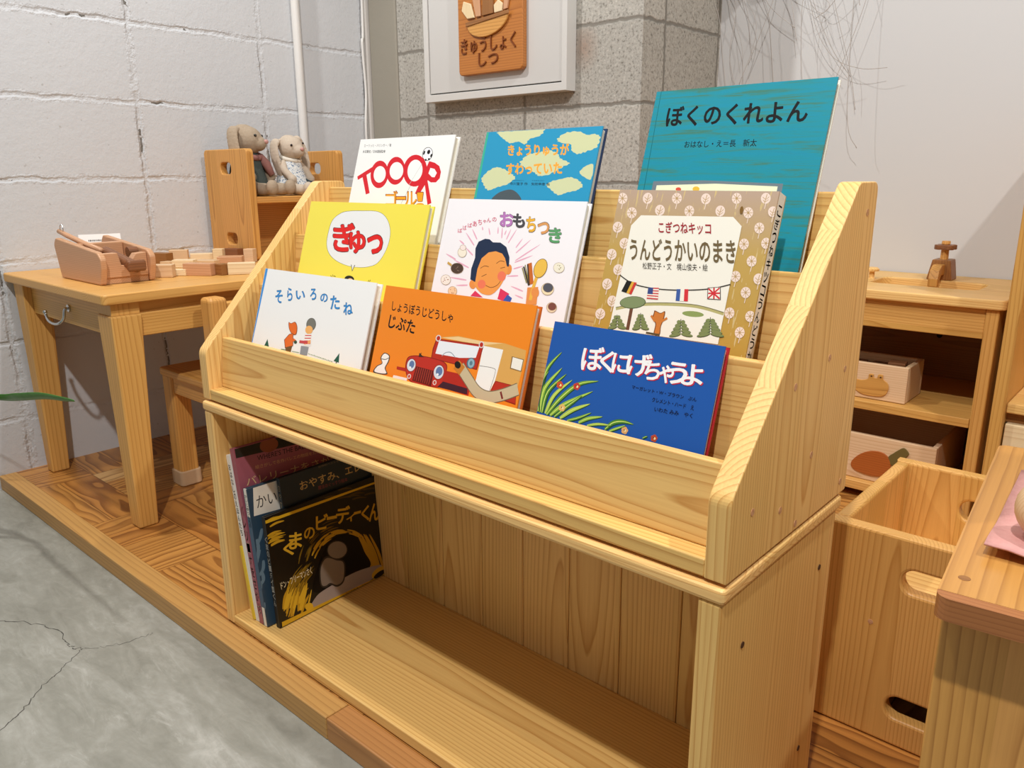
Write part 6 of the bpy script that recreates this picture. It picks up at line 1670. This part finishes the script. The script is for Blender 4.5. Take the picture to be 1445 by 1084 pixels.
MB().prism(car,'y',1.3255,1.3299).obj('carrot_shape',flat('#a8541c',.5,.4) if False else wood('carrot','X','Z',.3) if 'carrot' in TONES else flat('#a9571f',.5,.4),t,bevel=.001,seg=2)
top=catmull([(.730,.100),(.745,.095),(.760,.100),(.768,.112),(.762,.122),(.768,.134),(.756,.146),(.744,.138),(.734,.128),(.724,.116)],4)
MB().prism(top,'y',1.3258,1.3299).obj('carrot_leaves',flat('#6c5c2e',.6,.3),t,bevel=.001,seg=2)
# ================================================================== tall play hutch at the right edge
t=thing('play_hutch','tall wooden play hutch at the right edge beside the sink unit','play kitchen',(1.2,1.45,0))
TV=wood('amber','Z','Y',.12,85,.12)
for x0,x1 in ((.936,.960),(1.52,1.544)): box(x0,x1,1.222,1.69,.001,.93).obj('side_panel',TV,t,bevel=.004)
box(.9605,1.5195,1.236,1.69,.295,.3165).obj('shelf',wood('pale','X','Y',.1),t,bevel=.003)
box(.9605,1.5195,1.67,1.684,.32,.915).obj('back_panel',TV,t)
box(.9605,1.5195,1.26,1.69,.02,.04).obj('bottom_board',TV,t)
dr=box(.9625,1.5175,1.238,1.258,.045,.272).obj('drawer_front',wood('light','X','Z',.2,70,.05),t,bevel=.002)
MB().cyl((1.24,1.216,.16),(1.24,1.2378,.16),.016,.012,20).obj('knob',wood('deep','X','Z',.2),dr,bevel=.003)
box(.9605,1.5195,1.255,1.275,.2725,.294).obj('recessed_rail',wood('brown','X','Z',.2),t)  # brown rail set back in the gap above the drawer front
# ================================================================== table at the right foreground
t=thing('side_table','polished wooden table at the right foreground holding the pink cloth','table',(1.115,.006,0),None,(0,0,R(5)),True)
DT=wood('gold','Y','X',.30,45,.10,.3)
MB().prism(rrect(0,.62,.0125,.42,.010,6,(0,0,1,1)),'z',.4515,.470).obj('tabletop',DT,t,bevel=.003,seg=4,angle=60)
MB().prism(rrect(0,.62,0,.0122,.010,6,(1,1,0,0)),'z',.4515,.4699).obj('end_strip',wood('redend','X','Z',.3,150,.1,.35),t,bevel=.004,seg=4,angle=60)
box(.0045,.0285,.0505,.39,.001,.451).obj('side_panel',wood('deep','Z','Y',.2,70,.1),t,bevel=.003)
box(.0035,.60,.0305,.050,.001,.451).obj('front_panel',wood('deep','Z','X',.13,80,.14,wob=.08),t,bevel=.002)
box(.575,.5995,.0505,.39,.001,.451).obj('side_panel',wood('deep','Z','Y',.2,70,.1),t)
MB().cyl((.014,.042,.4698),(.014,.042,.4702),.0045,n=16).obj('screw_plug',wood('brown','X','Y',.1),t)
# pink cloth and wooden pieces on it
m=MB(); N=14; g=[]
for j in range(N+1):
    for i in range(N+1):
        x=1.127+.24*i/N+.0*j; y=.100+.235*j/N; x-= .012*j/N; dz=.0035*math.exp(-((i/N)**2+(j/N)**2)*22)*2.2+.0008*math.sin(i*1.3+j*.9)+.0016
        y-= .03*(i/N)*(1-.3*i/N)*0
        g.append((x,y+.035*0,.4705+dz))
m.faces(g,[(j*(N+1)+i,j*(N+1)+i+1,(j+1)*(N+1)+i+1,(j+1)*(N+1)+i) for j in range(N) for i in range(N)])
o=m.obj('pink_cloth',fabric('cloth_pink','#d6a39a','#c68c86',90),smooth=True,loc=(1.24,.21,.4705)); sd=o.modifiers.new('solid','SOLIDIFY'); sd.thickness=.0018; sd.offset=1
tag(o,'pink cloth mat with a raised corner on the right table','cloth')
CZ=.4745
o=MB().ball((0,0,.030),(.034,.034,.030),n=28).obj('wooden_bun',wood('maple','X','Y',.3,170,.05),smooth=True); o.location=(1.171,.150,CZ); tag(o,'round turned wooden bun on the pink cloth, cut by the frame','toy food')
o=MB().prism(rrect(-.03,.03,-.014,.014,.007),'z',0,.016).obj('wooden_slice',wood('light','X','Y',.3),bevel=.002); o.location=(1.166,.222,CZ); o.rotation_euler=(0,0,R(20)); tag(o,'pale rounded wooden slice on the pink cloth next to the bun','toy food')
o=MB().prism(rrect(-.028,.028,-.013,.013,.006),'z',0,.010).obj('wooden_slice',wood('maple','X','Y',.3),bevel=.002); o.location=(1.162,.262,CZ); o.rotation_euler=(0,0,R(8)); tag(o,'thin wooden slice farthest back on the pink cloth','toy food')
# ================================================================== plants
LM=NT('leaf_green',.4,.4); Pn=LM.obj(); LM.col(LM.mix(LM.noise(Pn,30,2,.5),hexc('#4f8f2c'),hexc('#2f6a1e')))
t=thing('potted_plant','long leaved green plant standing at the left edge on the concrete floor','plant',(-.98,-.34,PZ))
MB().lathe([(.075,PZ+.001),(.095,PZ+.16),(.103,PZ+.17),(.103,PZ+.19),(.092,PZ+.19),(.088,PZ+.172),(.0,PZ+.171)],(-.98,-.34,0),32).obj('pot',flat('#7b6a58',.7),t,bevel=.002)
MB().path(catmull([(-.98,-.34,.13),(-.975,-.335,.25),(-.985,-.33,.36)],5,False),.008,10).obj('stem',flat('#6d7a3c',.7),t,smooth=True)
def leaf(pts,w,sag=.3):
    p=catmull(pts,6,False); m=MB(); vs=[]; n=len(p)
    for i,q in enumerate(p):
        u=i/(n-1); ww=w*max(.03,math.sin(math.pi*min(1,u*.86+.10))**.9); d=Vector(p[min(i+1,n-1)])-Vector(p[max(i-1,0)]); sd=d.cross(Vector((0,0,1))).normalized(); q=Vector(q)
        tw=Vector((0,0,1))
        sd=(sd*.55+tw*.83).normalized() if sag==9 else sd
        vs+=[tuple(q-sd*ww+tw*ww*.25),tuple(q),tuple(q+sd*ww+tw*ww*.25)]
    m.faces(vs,[(3*i+k,3*i+k+1,3*i+k+4,3*i+k+3) for i in range(n-1) for k in (0,1)])
    o=m.obj('leaf',LM.m,t,smooth=True); so=o.modifiers.new('solid','SOLIDIFY'); so.thickness=.0008; return o
leaf([(-.985,-.33,.35),(-.87,-.22,.32),(-.743,-.105,.302),(-.60,-.10,.328),(-.456,-.10,.357),(-.34,-.10,.373),(-.285,-.10,.381)],.011,9)
leaf([(-.985,-.33,.36),(-.93,-.24,.36),(-.84,-.13,.345),(-.735,-.098,.372)],.011,9)
leaf([(-.985,-.33,.34),(-.93,-.24,.31),(-.85,-.15,.305),(-.742,-.098,.326)],.010,9)
for a,l,z in ((200,.28,.42),(250,.30,.40),(300,.26,.46),(150,.2,.5),(100,.22,.34),(80,.20,.22),(340,.2,.5),(40,.18,.5),(20,.2,.30)):
    ca,sa=math.cos(R(a)),math.sin(R(a))
    leaf([(-.985,-.33,.34),(max(-1.10,-.985+ca*l*.4),-.33+sa*l*.4,z),(max(-1.10,-.985+ca*l*.75),-.33+sa*l*.75,z+.02),(max(-1.10,-.985+ca*l),-.33+sa*l,z-.06)],.014)
t=thing('hanging_root_plant','hanging plant with thin grey strands standing in for its roots and their shadows on the white wall','plant',(.2,1.60,1.42))
RT=flat('#b7b0a9',.8,.2)
rr=random.Random(21)
mb=MB()
for k in range(22): mb.ball((.2+rr.uniform(-.08,.12),1.60+rr.uniform(-.04,.04),1.44+rr.uniform(-.035,.05)),rr.uniform(.025,.05),n=12)
mb.obj('moss_ball',fabric('moss','#6f6a58','#57523f',60),t,smooth=True)
MB().path([(.22,1.60,1.48),(.22,1.60,1.62)],.002,8).obj('cord',flat('#b0a898',.8),t)
MB().path(catmull([(.22,1.698,1.64),(.22,1.66,1.65),(.22,1.60,1.638),(.22,1.598,1.618)],6,False),.004,8).obj('wall_bracket',flat('#d8d5cf',.5),t)
SHADE_STRANDS=[[(.03,0),(.04,-.2),(.075,-.42)],[(.06,0),(.08,-.15),(.07,-.30),(.10,-.44)],[(.10,.02),(.07,-.12),(.12,-.28),(.13,-.44)],[(.12,0),(.125,-.2),(.14,-.30)],[(.14,.03),(.18,-.14),(.27,-.24)],[(.15,0),(.18,-.2),(.21,-.42)],
[(.24,0),(.20,-.16),(.14,-.34)],[(.22,.02),(.26,-.17),(.28,-.28)],[(.26,0),(.30,-.15),(.36,-.30),(.42,-.40)],[(.33,.02),(.29,-.14),(.29,-.3),(.31,-.43)],[(.36,0),(.40,-.10),(.34,-.20),(.30,-.17)],[(.33,0),(.36,-.16),(.42,-.38),(.44,-.5)],
[(.46,.02),(.45,-.15),(.41,-.32),(.38,-.42)],[(.30,0),(.31,-.2),(.37,-.33),(.45,-.38),(.52,-.385)],[(.40,-.05),(.42,-.12),(.44,-.2)],[(.10,0),(.16,-.22),(.12,-.40)],[(.19,0),(.25,-.10),(.36,-.18),(.33,-.22)],[(.43,.0),(.44,-.5),(.47,-.62)]]
for k,p in enumerate(SHADE_STRANDS):
    y=1.63+.05*rr.random()
    pts=[(.2+(.5 if False else 1)*(x-.2)*.25,y,1.42)]+[(x,y+.01*rr.uniform(-1,1),1.36+z*.84) for x,z in p]
    MB().path(catmull(pts,6,False),.0008,6).obj('root',RT,t,smooth=True)  # thin grey strands stand in for roots and their soft wall shadows
